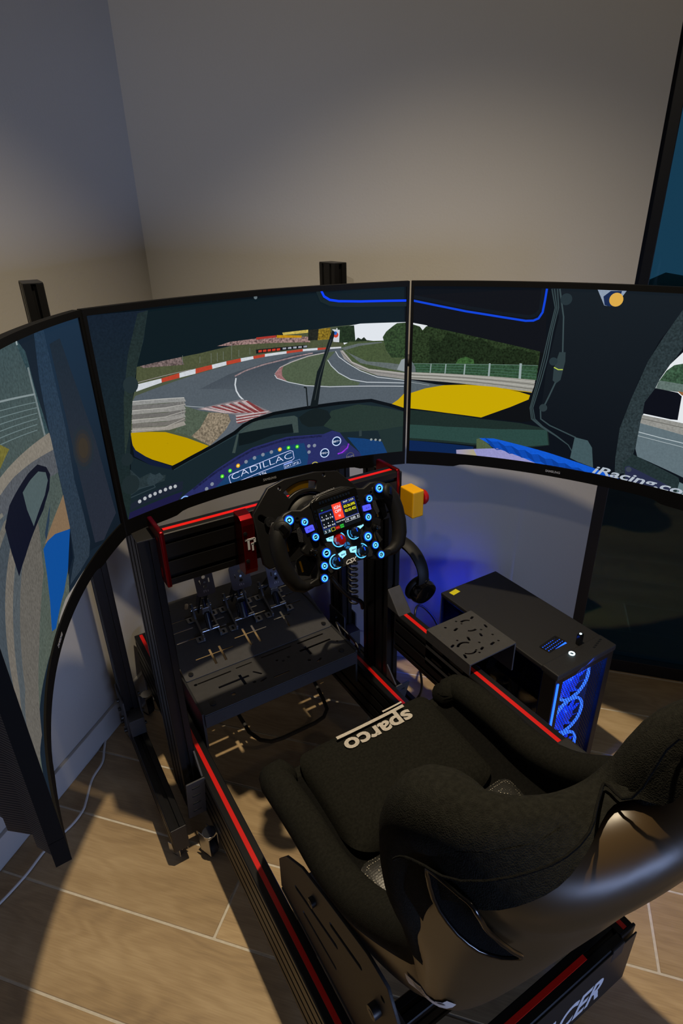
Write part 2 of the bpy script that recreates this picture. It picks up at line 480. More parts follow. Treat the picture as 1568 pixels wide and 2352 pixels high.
SCREENS={
 'c':[
  ('bg','081016'),
  ('p','0c1a20',0,((-237.9,394.8),(42.7,394.1),(350.3,398),(352.7,311),(177.2,319.9),(88.2,314.9),(-15.2,307.3),(-136.2,298),(-275.7,293.4))),
  ('p','4a5340',0,((-275.4,295),(-136,299.3),(-15.1,308.2),(88.3,315.8),(177.2,320.9),(245.5,322.2),(356.2,319.2),(362.1,106.5),(322.5,125.2),(272.2,139.1),(188.7,142.8),(127.8,145.4),(23.4,143.3),(-42.3,134.9),(-76.5,116.6),(-137.6,97.9),(-234.3,81.9),(-280.3,110.1),(-309.7,137.4),(-312.9,169.9),(-295.3,235.3),(-282.3,266.4))),
  ('p','dfe4ea',0,((187.6,316.8),(245.6,323.1),(356.1,320.1),(357.8,260.8),(189.1,273.1))),
  ('p','4b5138',0.2,((-275.4,295),(-136,299.3),(-15.2,307.3),(119.5,316.7),(192.8,312.5),(207.8,273.9),(107.2,279.9),(-48.6,278.1),(-160.1,267.8),(-283.9,258.3))),
  ('p','6b5c5a',0.9,((-269,295.1),(-232.4,296.7),(-177.5,298.1),(-174.1,282),(-261.5,290.5))),
  ('p','8a6f6c',0.9,((-95.4,308.2),(-65,313.2),(15.9,312.9),(118.9,304.5),(123.6,291.7),(25.1,300),(-70.8,305.9))),
  ('p','a4342c',0,((-4.3,315.1),(42.7,314.7),(42.4,310.1),(-4.7,310.6))),
  ('p','b9860f',0.2,((44.3,315),(103.5,308.3),(103.2,303.6),(43.9,309))),
  ('p','c2ad55',0.3,((57.5,318.8),(119.7,319.5),(120.4,312.9),(59.7,313.5))),
  ('p','20301c',0.6,((190.3,319.9),(230.8,320.3),(233.6,286.1),(245.3,280.3),(189.4,284.8))),
  ('p','1c2818',0.5,((233.6,286.1),(240,292.5),(248,288),(254.9,292.4),(261.3,285.1),(298.6,278.6),(234.6,281.1))),
  ('p','80691c',0.9,((144.7,318.3),(173,319.8),(174.3,293.8),(141.6,294.8))),
  ('p','20231c',0.5,((119.6,318.6),(144.7,319.2),(141.6,294.8),(118.5,296))),
  ('p','c7ccd3',0,((178.1,315.6),(195.9,312.8),(193.7,285.4),(179.4,287.6))),
  ('d','c8402a',0,(186.2,302.5),6),
  ('d','2a63b8',0,(185.2,306.4),4),
  ('p','445234',0.3,((194.5,274.6),(218.7,284.4),(302.9,281.3),(315.1,248.3),(358.4,240.4),(359.7,193.5),(288.4,208.1),(223.3,235.2))),
  ('p','2c4024',0.8,((300.7,289.3),(309,301.2),(324.7,312.5),(335.1,318.8),(356.2,319.2),(358.4,237.8),(323.3,240.1),(309.6,258.8))),
  ('p','5f6867',0.2,((198.2,272.3),(239.9,278.8),(298.6,278.6),(299.7,276.5),(245.2,273.4),(207.7,266.6),(244.9,233.3),(348.4,205.8),(359.4,203),(358.9,219.7),(320.8,227.4),(261.2,236),(212.9,261.1))),
  ('p','8d959a',0,((337.4,210.7),(347.8,233.3),(358.5,236.3),(359.4,204))),
  ('p','525b63',0.1,((-288.5,241.5),(-221.3,250.2),(-151.5,258.8),(12.6,273.4),(106.9,274.1),(199.8,273.1),(199.5,259.8),(223.2,230.1),(261.1,206.2),(360,183.9),(362.1,106.5),(322.5,125.2),(272.2,139.1),(188.7,142.8),(127.8,145.4),(23.4,143.3),(-42.3,134.9),(-76.5,116.6),(-121.1,101.4),(-194.4,139),(-183.4,211.3),(-295.7,233.2))),
  ('g','3d454e','59626a',(0,1),0.1,((-146,227),(-72.5,246.9),(85.5,268.7),(181,268.9),(74.3,258),(35.5,231.3),(60.5,208.3),(102.4,187.6),(111.2,145.1),(23.4,143.3),(-47.9,185.7),(-64.9,212.7))),
  ('p','c9ced4',0.1,((-282.6,262.3),(-227.6,263.9),(-228.1,255.8),(-285.1,249.2))),
  ('p','b2402c',0.1,((-227.6,263.9),(-187,267.5),(-188,258),(-228.1,255.8))),
  ('p','c9ced4',0.1,((-187,267.5),(-149.9,270.1),(-151.4,260.1),(-188,258))),
  ('p','b2402c',0.1,((-149.9,270.1),(-112.4,272.3),(-112,263.6),(-151.4,260.1))),
  ('p','c9ced4',0.1,((-112.4,272.3),(-78.5,274.5),(-78.8,266.8),(-112,263.6))),
  ('p','b2402c',0.1,((-78.5,274.5),(-44.7,276.2),(-44.5,268.8),(-78.8,266.8))),
  ('p','c9ced4',0.1,((-44.7,276.2),(-15,276.9),(-14.5,270.8),(-44.5,268.8))),
  ('p','b2402c',0.1,((-15,276.9),(13,278.1),(12.5,272.1),(-14.5,270.8))),
  ('p','c9ced4',0.1,((13,278.1),(65.1,278.2),(64.7,273),(12.5,272.1))),
  ('p','b2402c',0.1,((65.1,278.2),(104.5,278.7),(104.2,273.5),(64.7,273))),
  ('p','c9ced4',0.1,((104.5,278.7),(140.4,277.6),(140.2,272.7),(104.2,273.5))),
  ('p','b2402c',0.1,((140.4,277.6),(170.6,276.2),(170.5,272.3),(140.2,272.7))),
  ('p','c9ced4',0.1,((170.6,276.2),(198.3,275.2),(198.2,271.8),(170.5,272.3))),
  ('s','8f8a88',0,1.2,False,((-279.2,265.8),(-251.8,266.8),(-208.6,268.7),(-159.8,270))),
  ('s','7d8480',0,0.6,False,((-113.4,276),(-110.9,295.7))),
  ('s','7d8480',0,0.6,False,((-99.3,277.1),(-97.1,294.7))),
  ('s','7d8480',0,0.6,False,((-85,278.6),(-83,295.5))),
  ('s','7d8480',0,0.6,False,((-66,277.3),(-62.3,310.7))),
  ('s','7d8480',0,0.6,False,((-48.4,279.9),(-46.9,294.3))),
  ('s','7d8480',0,0.6,False,((-22.7,281.6),(-21.4,295.2))),
  ('s','7d8480',0,0.6,False,((-177.3,283.8),(-174.7,300.7))),
  ('s','7d8480',0,0.6,False,((-138.7,279.9),(-136.9,292.9))),
  ('p','14161a',0,((-7.6,289.9),(115.5,286.7),(115.7,280),(-7.4,281.1))),
  ('p','c23a26',0,((-1.6,287.8),(6.6,287.7),(6.2,283.1),(-2,283.2))),
  ('p','c23a26',0,((9.1,287.4),(17.4,287.4),(17,282.7),(8.8,282.8))),
  ('p','c23a26',0,((20,287.1),(28.2,287),(27.9,282.4),(19.6,282.4))),
  ('p','c23a26',0,((30.8,286.7),(39.1,286.7),(38.8,282.1),(30.4,282.1))),
  ('p','c23a26',0,((41.7,286.4),(50,286.5),(49.7,281.8),(41.3,281.8))),
  ('p','9aa0aa',0.5,((56.3,286.7),(64.6,286.3),(64.3,282.5),(56,283))),
  ('p','9aa0aa',0.5,((68.8,286.4),(77.1,286),(76.9,282.2),(68.5,282.6))),
  ('p','9aa0aa',0.5,((81.3,286.1),(89.7,285.7),(89.4,281.9),(81.1,282.3))),
  ('p','9aa0aa',0.5,((93.9,285.8),(102.2,285.5),(102,281.7),(93.6,282))),
  ('p','9aa0aa',0.5,((106.5,285.6),(114.9,285.3),(114.7,281.4),(106.3,281.8))),
  ('s','8d7a7c',0.4,3,False,((-61.9,240.6),(-36.3,248.5),(5.9,255.4),(48.1,259.6),(90.5,264.3),(127.7,267.2))),
  ('p','4d5a45',0.2,((33.4,232.6),(47,244.4),(76.7,253.3),(116.9,261.5),(164.9,265.5),(184.1,265.7),(165.5,249.6),(172,235),(190.4,215.5),(220,195.6),(244.6,186.9),(239.1,181.2),(167.8,186.7),(108.3,196),(65.9,209.5),(37.4,222.3))),
  ('s','a9a4a2',0.1,2.2,False,((33.4,231.6),(47,244.4),(76.7,253.3),(116.9,261.5),(164.9,265.5))),
  ('p','94696a',0.3,((33.4,232.6),(45.9,243.5),(55,246.3),(50.7,236.6),(50.9,224.4),(60.7,212.2),(37.4,222.3))),
  ('s','c6cbd0',0,1.6,False,((32.7,229.3),(37.4,221.3),(65.8,208.6),(108.2,194.9),(167.8,185.1),(354.9,168.8))),
  ('s','b9c0c6',0,2,False,((164.3,247.8),(172.5,234),(190.4,215.5),(220.1,197.1),(261.1,186.4),(360.2,176.4))),
  ('s','c6cbd0',0,1.6,False,((184.1,265.7),(191.3,253.1),(212.5,236.2),(244.8,215.4),(288.5,196.1),(360,182.8))),
  ('p','8f8c88',0.1,((194.9,266.7),(202.3,267),(224.4,239.1),(266.6,218.2),(359.5,201.4),(359.9,185.5),(288.5,200.3),(239.4,221),(204.6,246.9))),
  ('s','605e5c',0,1,False,((199.6,262.3),(224.4,233.1),(266.6,212),(359.7,193.5))),
  ('s','b4b0aa',0,1.6,False,((199.6,264.8),(224.4,236.6),(266.6,216.1),(359.5,198.7))),
  ('s','c9cfd4',0,3.2,False,((-60.3,235.7),(-63.9,222.1),(-62.3,208.5),(-56.3,195.9),(-47.9,185.7))),
  ('s','aab1b6',0,1,False,((-185.3,198.9),(-131.5,184.1),(-85.6,177))),
  ('p','7b7478',0.1,((-159.2,186.9),(-110.4,187.5),(-50.3,188),(-27.8,174.8),(23.4,143.3),(-31.7,133.9),(-66.4,135.7),(-71.1,156.5),(-112.5,170.6))),
  ('p','b9a6a6',0.2,((-151.8,185.4),(-139,185.6),(-82,162.6),(-97.4,165.7))),
  ('p','b9a6a6',0.2,((-132.3,185.6),(-119.5,185),(-65.4,159.4),(-82,162.6))),
  ('p','b9a6a6',0.2,((-112.8,185.1),(-99.9,184.5),(-48.8,156.2),(-66.5,159.6))),
  ('p','b9a6a6',0.2,((-93.1,184.7),(-80.1,184.2),(-32,153.1),(-50.9,156.6))),
  ('p','b9a6a6',0.2,((-73.3,184.4),(-60.2,184),(-15.1,150),(-35.1,153.7))),
  ('p','b9a6a6',0.2,((-53.3,184.2),(-40.1,183.8),(2,147),(-19.3,150.8))),
  ('p','7c3a3c',0.3,((-126.2,184.9),(-119.9,185.6),(-60.1,159.4),(-70.6,160.4))),
  ('p','7c3a3c',0.3,((-105.6,184),(-99.4,184.4),(-43.4,156.2),(-55,157.4))),
  ('p','7c3a3c',0.3,((-84.9,183.2),(-78.6,183.4),(-26.6,153.1),(-39.3,154.5))),
  ('p','7c3a3c',0.3,((-64,182.5),(-57.7,182.5),(-9.7,150.1),(-23.5,151.6))),
  ('p','7c3a3c',0.3,((-43,181.9),(-36.6,181.8),(7.4,147.1),(-7.6,148.7))),
  ('p','b5a9aa',0.2,((-69.7,154.3),(13.1,150.2),(7.4,147.6),(-68.5,150.6))),
  ('p','b5a9aa',0.2,((-70.4,148),(-6.3,145.4),(-11.9,142.9),(-69.2,144.2))),
  ('p','b5a9aa',0.2,((-71.1,141.6),(-25.6,140.8),(-31.2,138.3),(-69.9,137.9))),
  ('p','7c3a3c',0.2,((-70.1,150.9),(7.4,147.6),(2.9,145.8),(-67.8,147.5))),
  ('p','7c3a3c',0.2,((-70.8,144.6),(-11.9,142.9),(-16.4,141.1),(-68.5,141.1))),
  ('p','7c3a3c',0.2,((-71.5,138.2),(-31.2,138.3),(-35.7,136.7),(-69.2,134.7))),
  ('p','4e5a4c',0.3,((-185.3,198.9),(-152.3,181.7),(-112.7,168.8),(-158.1,139.9),(-180.3,129.7),(-203.9,143.7),(-218.1,149.6),(-194.7,169.8))),
  ('p','847866',0.7,((-132.8,173.8),(-112.6,169.7),(-87.4,161.2),(-82.9,145.5),(-96.5,128.5),(-119.9,111.2),(-139.8,100.9),(-180.1,131.6),(-157.5,144.6))),
  ('p','59616a',0.1,((-87.4,161.2),(-71.1,156.5),(-69.9,137.9),(-53.9,127.1),(-76.5,116.6),(-121,102.4),(-139.8,100.9),(-119.9,111.2),(-96.5,128.5),(-82.9,145.5))),
  ('p','8d8e8c',0.2,((-297.1,233.5),(-226,222.4),(-184.5,217),(-181.4,207.7),(-217.8,213.1),(-300.1,225.2))),
  ('p','6f6e6c',0.2,((-298.7,224.9),(-227.5,213.4),(-185.7,208.9),(-182.6,199.7),(-219.3,203.9),(-301.8,216.6))),
  ('p','8d8c88',0.2,((-300.4,216.3),(-229,204.3),(-187,200.6),(-183.8,191.7),(-220.8,194.7),(-303.5,207.9))),
  ('p','6b6966',0.2,((-302.1,207.6),(-230.6,195.1),(-188.3,192.4),(-185.1,183.6),(-222.3,185.5),(-305.2,199.2))),
  ('p','8f8d88',0.2,((-303.9,198.8),(-232.1,185.9),(-189.5,184.1),(-186.3,175.4),(-223.8,176.2),(-306.9,190.4))),
  ('p','706d68',0.2,((-305.6,190.1),(-233.7,176.7),(-190.8,175.7),(-187.5,167.3),(-225.4,166.8),(-308.7,181.6))),
  ('p','938e86',0.2,((-307.3,181.3),(-235.3,167.4),(-192.1,167.4),(-188.8,159),(-226.9,157.4),(-310.4,172.8))),
  ('s','b8b8b4',0,1.4,False,((-297.2,232.7),(-225.9,222.8),(-184.6,216.6))),
  ('s','b8b6b0',0,1.2,False,((-301.1,215.1),(-229,204.7),(-183.7,202.3))),
  ('s','b0ada6',0,1.2,False,((-305.7,196.7),(-232.1,186.4),(-184.8,188.6))),
  ('s','a8a49c',0,1.2,False,((-310.5,177.2),(-240.7,164.6),(-189.2,173.3))),
  ('s','8a8c88',0,1.2,False,((-193,213.3),(-196.6,177.3))),
  ('s','8a8c88',0,1.2,False,((-186.3,211.9),(-189.8,175.7))),
  ('p','b59400',0,((-312.2,173.3),(-270.4,164.4),(-237.3,155.4),(-190.5,130.8),(-142.5,100.6),(-186.5,88.1),(-233.6,80.2),(-275.9,106.4),(-301.9,126.9),(-312.7,141.9),(-313.6,156.7))),
  ('p','c2a000',0,((322.5,125.2),(341.8,136.7),(360.8,154.9),(362.1,106.5),(339.5,113.8))),
  ('p','16242a',0,((-321.4,127.2),(-282.7,96.6),(-236,71.6),(-187.2,83.3),(-137.8,96.4),(-76.6,115.6),(-36.9,135.4),(23.3,142.3),(127.7,143.8),(272.2,139.1),(322.6,122.4),(362.1,106.5),(365.5,-14.9),(-353.6,-2.3),(-330.1,83.6))),
  ('p','101a33',0,((-312.9,169.9),(-314,150),(-308.9,136.3),(-280.6,108.3),(-234.8,79.1),(-235,71.3),(-282.7,96.6),(-314.1,125))),
  ('p','25352f',0.1,((168.7,126.6),(238.7,134.4),(300.2,121.7),(362.2,103.1),(363.2,67),(289.4,62.5),(186.9,69.5),(148,91.6))),
  ('p','1e2e2d',0,((289.4,62.5),(363.2,68.1),(365.2,-3),(313,-0.8),(301.1,32.7))),
  ('p','3a4846',0.1,((-71.8,110.5),(-53.9,127.1),(-31.7,133.9),(74.5,128.6),(82.4,123.1),(83.1,85.7),(69.2,87),(67.8,109.7),(-66.3,111.8),(-80.7,68.7),(-88.1,70.9))),
  ('p','0d171b',0,((-67.3,112.1),(67.7,108.6),(70.3,87.9),(19.4,91.9),(-36.5,83.2),(-70.4,83.4))),
  ('p','131d1f',0,((85.2,122.7),(110.7,134.6),(133,138.9),(160.4,127.7),(168.3,110.5),(148,91.6),(108.8,94.9),(92.6,105.6))),
  ('s','070c10',0,8,False,((-234.5,74.6),(-186.8,85.7),(-137.8,96.4),(-76.6,116.1),(-53.8,128.1),(-31.6,134.9),(23.3,141.8),(122.1,142.5),(188.7,142.8),(272.1,140.7),(322.5,124.1),(362.1,108.2))),
  ('s','2a3c42',0,1.4,False,((-231.1,70.1),(-143.8,90.9),(-71.8,110.5),(-32.1,128.9))),
  ('p','10181b',0,((115.6,143.4),(126.8,184.4),(136.6,223.8),(145.2,237.8),(171.4,301.3),(178.1,313.7),(182.7,310),(180.8,298.1),(159,248.8),(145.3,197.5),(135.4,142.7))),
  ('s','39413f',0,1.6,False,((128.4,158.4),(141.3,208.1),(159.3,256.2),(173.8,293.9))),
  ('s','141a1c',0,3.2,False,((102.6,191.6),(108,190.4),(109.5,144.3))),
  ('p','272c60',0.1,((-244.3,-10.9),(-226.1,2.5),(-191.9,15.3),(-128.5,42.7),(-82.9,58.7),(-37.6,71.9),(52,80.4),(147.2,71.5),(170.1,76.9),(189.7,69.1),(209.2,41.1),(243.4,7.7),(250.2,-13.7),(103,-23.2),(-136.7,-22.8))),
  ('p','123a6c',0.1,((209.4,54.1),(255.1,44.8),(301.1,31.5),(315.9,-1.1),(249.1,-8.9),(241.1,10.9))),
  ('p','173d68',0.1,((-157.4,-10.9),(-103.6,21.6),(-39.8,48.4),(50.5,59),(95.6,57.3),(105.2,21),(97.8,-11.7),(-102.8,-19.3))),
  ('s','1c2047',0.5,5,False,((-192.3,12.3),(-129.1,37.6),(-38.2,65.7),(51.5,74),(141.4,67.4))),
  ('d','7e8796',0,(-160.9,3.5),4.4),
  ('d','7e8796',0,(-146.2,10.8),4.4),
  ('d','7e8796',0,(-142.3,-5.4),4.4),
  ('d','7e8796',0,(-56,41.6),4.4),
  ('d','7e8796',0,(-33.9,46),4.4),
  ('d','7e8796',0,(-11.9,49.1),4.4),
  ('d','7e8796',0,(10.1,50.9),4.4),
  ('d','7e8796',0,(107.6,47.5),4.4),
  ('d','7e8796',0,(122.4,46.1),4.4),
  ('d','7e8796',0,(107.4,31.9),4.4),
  ('d','3fd416',0,(-119,22.1),4.6),
  ('d','b6ff7a',0,(-119,22.1),2.2),
  ('d','3fd416',0,(-98.2,30.3),4.6),
  ('d','b6ff7a',0,(-98.2,30.3),2.2),
  ('d','3fd416',0,(54.6,52.8),4.6),
  ('d','b6ff7a',0,(54.6,52.8),2.2),
  ('d','3fd416',0,(77.2,51.3),4.6),
  ('d','b6ff7a',0,(77.2,51.3),2.2),
  ('d','e0a410',0,(-77,37.1),5),
  ('d','ffe88a',0,(-77,37.1),2.3),
  ('d','e0a410',0,(32.1,52.9),5),
  ('d','ffe88a',0,(32.1,52.9),2.3),
  ('s','c3c9f2',0,1.6,True,((-98.3,20.2),(-19.1,31.2),(58.1,45),(65.3,41.9),(67.6,23.7),(62.2,19.8),(-15.4,8.4),(-92.6,-3.6),(-100.5,0.8),(-103.1,16.7))),
  ('t','dfe4ff','CADILLAC',(-95.4,5.9),(63.1,25.7),16,0,-1),
  ('t','e8ecff','276',(-26.3,-5),(-6.2,-2.7),9.5,0,0),
  ('t','aab4d8','CADILLAC',(-64.7,-4.6),(-43.7,-3.4),4.6,0,0),
  ('s','9fb2ea',0,0.8,True,((39.4,11.6),(82.1,18.1),(84.4,8),(41,1.2))),
  ('s','9fb2ea',0,0.8,False,((61.9,14.8),(63.6,4.9))),
  ('p','8fa6ee',0,((39.5,13.8),(61.5,17.1),(61.8,13.7),(39.9,10.4))),
  ('t','dfe6ff','DRY',(42.8,3.6),(60.2,6.7),5,0,0),
  ('t','dfe6ff','P2',(66,7.2),(79.3,9),5,0,0),
  ('s','7d8bc4',0,0.6,False,((60.6,-5.3),(83.9,-2.1),(84.9,-4.6))),
  ('d','0f2a55',0,(180.7,48),12),
  ('o','cfe0ff',(180.7,48),11,2.2),
  ('t','e6eeff','BBT+',(172,45.4),(189.2,45.7),5.2,0,0),
  ('d','0f2a55',0,(148.3,22.5),12),
  ('o','cfe0ff',(148.3,22.5),11,2.2),
  ('t','e6eeff','MIG+',(139.6,20),(156.9,20),5.2,0,0),
  ('d','3b2a70',0,(198.5,23.8),11),
  ('s','8a2fd0',0.5,3.4,False,((183.3,14.6),(194.3,16.4),(208.9,26.9),(212.5,36.7))),
  ('o','57544f',(216.1,2.8),10,1.6),
  ('t','8d8a86','NUM',(207.3,-0.6),(224.8,2.1),4.6,0,0),
  ('o','c9c04a',(121.2,-5.9),9,2),
  ('o','8fc0ff',(-217,-7.9),11,2.4),
  ('d','1d3d80',0,(-217,-7.9),8),
  ('p','1a2230',0,((-340.9,30.1),(-309,37.7),(-235.7,41.6),(-215,39),(-218.9,20.8),(-312.3,20.2),(-345.6,17.2))),
  ('d','aeb2b6',0,(-321,28.4),4),
  ('d','aeb2b6',0,(-308.3,30.6),4),
  ('d','aeb2b6',0,(-295.7,31.9),4),
  ('d','aeb2b6',0,(-283.7,32.6),4),
  ('d','aeb2b6',0,(-271.1,33.3),4),
  ('d','aeb2b6',0,(-258.6,33.5),4),
  ('d','aeb2b6',0,(-246.4,34),4),
  ('d','aeb2b6',0,(-235,33.2),4),
  ('p','1b1a40',0,((-347.4,13),(-239.9,16),(-218.7,15.6),(-238.3,-6.8),(-353.2,-0.4))),
  ('d','8c9494',0,(272.3,40.5),3.2),
  ('d','8c9494',0,(283.8,38.6),3.2),
  ('d','8c9494',0,(295.3,36.2),3.2),
  ('p','2d3a3c',0,((240.4,68.1),(247.2,68.4),(247.1,52.6),(240.2,52.3))),
  ('p','253236',0.3,((-328.9,101.9),(-311.5,77.3),(-285.6,80.8),(-279.7,71.6),(-252.6,65.4),(-257.2,53.5),(-285.5,54),(-305.5,56),(-337.3,48.1))),
  ('p','2c3a40',0.2,((-298.1,68),(-285.9,79.4),(-275.9,72.8),(-265.4,74.4),(-257.5,60.6),(-280.6,52.4),(-295.2,56.4))),
  ('s','2e3c42',0,2,False,((-336.6,56.5),(-283,53.2),(-280.7,46.5),(-338.2,43.6))),
  ('g','121e2c','1a2826',(0,1),0.2,((-355.1,399.2),(-286,396.1),(-237,394.7),(-251.8,343.3),(-278.3,294.7),(-299.8,236.3),(-313.8,170.1),(-329.4,102.1),(-337.3,48.1),(-353.6,-2.3),(-358.5,88.8),(-360,233.6))),
  ('g','1d2a2c','27342f',(0,1),0.3,((-256.3,391.1),(-234.4,394.1),(-254.3,339.6),(-276.5,294.4),(-292.1,251.6),(-310.5,186.9),(-334.2,131.2),(-315.3,239.8),(-289.9,321.1))),
  ('d','222f33',0,(-295.1,264.8),16),
  ('d','1c282c',0,(-330.9,123.7),13),
  ('d','1d292c',0,(-333.7,70.7),20),
  ('s','162326',0,9,False,((145.8,398.2),(153.3,380.6),(173.5,371.1),(204.4,366.4),(355,360.2))),
  ('s','0a41ff',0,5,False,((154,398.6),(159.7,387.4),(172.8,379.4),(194.3,375.3),(245.9,371.8),(354.8,368.3))),
  ('d','5f6c72',0,(0.7,396.8),4),
 ],
 'r':[
  ('bg','0a1018'),
  ('p','0e1118',0,((-358.7,378.3),(-68.3,396),(-51.1,259.8),(-164.1,281),(-275.5,302.2),(-358,318.7))),
  ('g','151d24','0b1017',(0,1),0,((-57.4,400.1),(192,409.9),(201.3,366.4),(170.2,306.9),(146.8,224.7),(128.3,120),(132.4,29.2),(90,15.2),(78.3,62.7),(-0.6,94),(-45.3,114.8),(-45.9,218.8),(-34,340.3))),
  ('p','dfe3e6',0,((-358.9,318.2),(-323.3,312.3),(-322.3,289.5),(-358,289.1))),
  ('p','26351f',0.8,((-359.6,315.3),(-340.4,309.6),(-333.6,301.2),(-325.3,310.6),(-275.5,301.4),(-219.5,291.3),(-164.1,281),(-64.5,264.2),(-63.7,217.2),(-226.2,206),(-356.5,214.8))),
  ('p','1b2817',0.8,((-317.9,289.6),(-291.2,273.1),(-275.3,298.9),(-222.9,279.4),(-198.1,286.6),(-162.6,265.2),(-104.7,266.4),(-71.1,258.3),(-67.6,229.5),(-142.3,228.3),(-314.9,220.3))),
  ('p','375a30',0.6,((-253.5,224.1),(-246.5,236.6),(-230.5,243.3),(-212,237.2),(-206.7,224.5),(-226.9,217))),
  ('p','2f4d36',0.5,((-356.7,222.4),(-219,226.9),(-65.6,233),(-64.8,199.3),(-156.6,199.7),(-256.5,201.9),(-356.1,201.4))),
  ('p','5b6467',0.2,((-390.2,200.8),(-386.3,225.5),(-373.1,233.2),(-357.4,230.4),(-348,215),(-346.2,201.6))),
  ('s','56786e',0,0.5,False,((-345.9,217.7),(-209.8,219.1),(-67.3,220.3))),
  ('s','56786e',0,0.5,False,((-345.7,211.5),(-209.3,213),(-66.4,212.8))),
  ('s','56786e',0,0.5,False,((-345.4,205.2),(-208.9,206.9),(-65.7,206.5))),
  ('s','93a3a3',0,2,False,((-311.8,201.2),(-310.2,223.9))),
  ('s','93a3a3',0,2.4,False,((-276.3,200.2),(-275,224.2))),
  ('s','93a3a3',0,3,False,((-231,200),(-230.2,225.6))),
  ('s','93a3a3',0,4,False,((-173.3,200.3),(-173.4,229.8))),
  ('s','93a3a3',0,5.4,False,((-102.3,199.4),(-103.6,233.9))),
  ('s','7f9892',0,0.7,False,((-356.7,222.9),(-218.9,225.6),(-65.6,233))),
  ('p','98978f',0.1,((-357,202.3),(-208.4,200.8),(-67.4,199.9),(-68.7,169.6),(-128.3,172.8),(-224.2,178.6),(-356.5,185.1))),
  ('s','b4b3ad',0,1.5,False,((-356.9,199.6),(-208.1,197.3),(-67.6,194.8))),
  ('s','5f5e59',0,1.5,False,((-356.8,196),(-207.8,193.1),(-66.9,189.2))),
  ('s','b4b3ad',0,1.5,False,((-356.7,192.3),(-207.5,188.9),(-66.3,183.7))),
  ('s','5f5e59',0,1.5,False,((-356.6,188.7),(-207.2,184.7),(-65.6,178.2))),
  ('p','535d63',0.1,((-356.4,183.3),(-294.9,174.2),(-272.6,173.4),(-334.8,158.6),(-359,150.1))),
  ('s','a5adb2',0,0.9,False,((-356.2,177.8),(-312.7,171.7))),
  ('p','0b0e12',0,((-182.7,99.1),(-115.4,130.3),(-74.6,155),(-70.9,173.7),(-64.1,200.2),(-64.4,262.9),(-51.1,259.8),(-54.9,192.6),(-65.2,139.2),(-56.8,104.3),(-86,97.1))),
  ('p','c4a400',0,((-359.9,150),(-321.4,163.7),(-277,173.2),(-224.1,177.2),(-154.4,176.1),(-98.1,168.9),(-74.8,163.7),(-76.9,153.4),(-115.6,131.6),(-182.7,99.1),(-264.1,104.4),(-358.8,112.5))),
  ('s','b89800',0,1.6,False,((-137.8,173.8),(-102.7,171.6),(-72.3,171))),
  ('p','1c2b28',0.1,((-358.7,108.7),(-264,102.5),(-182.4,95.4),(-90,94.8),(-25,88.2),(-16.6,49.6),(-78.7,31.7),(-195,26.3),(-356.3,28.3))),
  ('p','294540',0.1,((-357.5,70.1),(-262.1,69.2),(-144.9,73.2),(-26.8,85.7),(-19.3,50.1),(-79.2,36.4),(-195.4,31.1),(-356.5,34.7))),
  ('p','0a2450',0,((-356.3,28.3),(-194.7,22.4),(-196.1,16.3),(-237.3,11.5),(-235.1,-9.3),(-357.2,-4.5))),
  ('p','4d5c3f',0.2,((-189.5,43.4),(-178.5,47.3),(-147,22.8),(-187.6,18.2))),
  ('p','9291c6',0.1,((-237.3,10.5),(-137.7,24.8),(-67.1,7.1),(12.2,-15.5),(-118.5,-15.2),(-235.1,-9.3))),
  ('g','b0a66a','9a94b8',(1,0),0,((-237.3,10.5),(-194.2,15.6),(-178.1,-13.4),(-235.1,-9.3))),
  ('p','0f56cc',0.1,((-183,46.4),(-148,49.1),(-22.1,31.9),(86.1,13.4),(178.7,-6.5),(244.8,-25.5),(214.6,-29.4),(121.5,-26.1),(12.3,-16.5),(-67.1,7.1),(-140.5,25.5))),
  ('s','083c96',0,2.1,False,((-169.6,48.3),(-152.5,38.9),(-136.5,41),(-119.6,31.9),(-103.8,34.2),(-86.9,25.3),(-71.2,27.8),(-54.4,19.1),(-39,21.7),(-22.3,13.3),(-7.1,16),(9.5,7.8),(24.5,10.7),(40.9,2.6),(55.7,5.6),(72,-2.2),(86.5,0.9),(102.6,-6.7),(116.9,-3.5),(132.8,-10.9),(146.9,-7.6),(162.6,-14.7),(176.4,-11.3),(191.9,-18.2),(205.4,-14.6),(220.8,-21.2))),
  ('s','083c96',0,2.1,False,((-166.5,44.7),(-149.7,35.4),(-133.9,37.7),(-117.1,28.6),(-101.5,31),(-84.7,22.2),(-69.3,24.7),(-52.7,16.1),(-37.4,18.8),(-20.9,10.4),(-5.9,13.2),(10.5,5),(25.3,8),(41.6,-0),(56.2,3),(72.3,-4.8),(86.7,-1.6),(102.7,-9.2),(116.8,-5.9),(132.6,-13.2),(146.5,-9.9),(162.1,-17),(175.7,-13.5),(191.1,-20.4),(204.4,-16.8),(219.6,-23.3))),
  ('s','083c96',0,2.1,False,((-163.5,41.2),(-146.8,32),(-131.2,34.3),(-114.6,25.3),(-99.2,27.8),(-82.6,19),(-67.4,21.7),(-50.9,13.1),(-35.9,15.9),(-19.5,7.5),(-4.6,10.4),(11.6,2.3),(26.2,5.3),(42.3,-2.7),(56.8,0.4),(72.7,-7.3),(86.9,-4.1),(102.7,-11.6),(116.7,-8.3),(132.3,-15.6),(146.1,-12.2),(161.5,-19.3),(175,-15.7),(190.2,-22.6),(203.4,-18.9),(218.5,-25.5))),
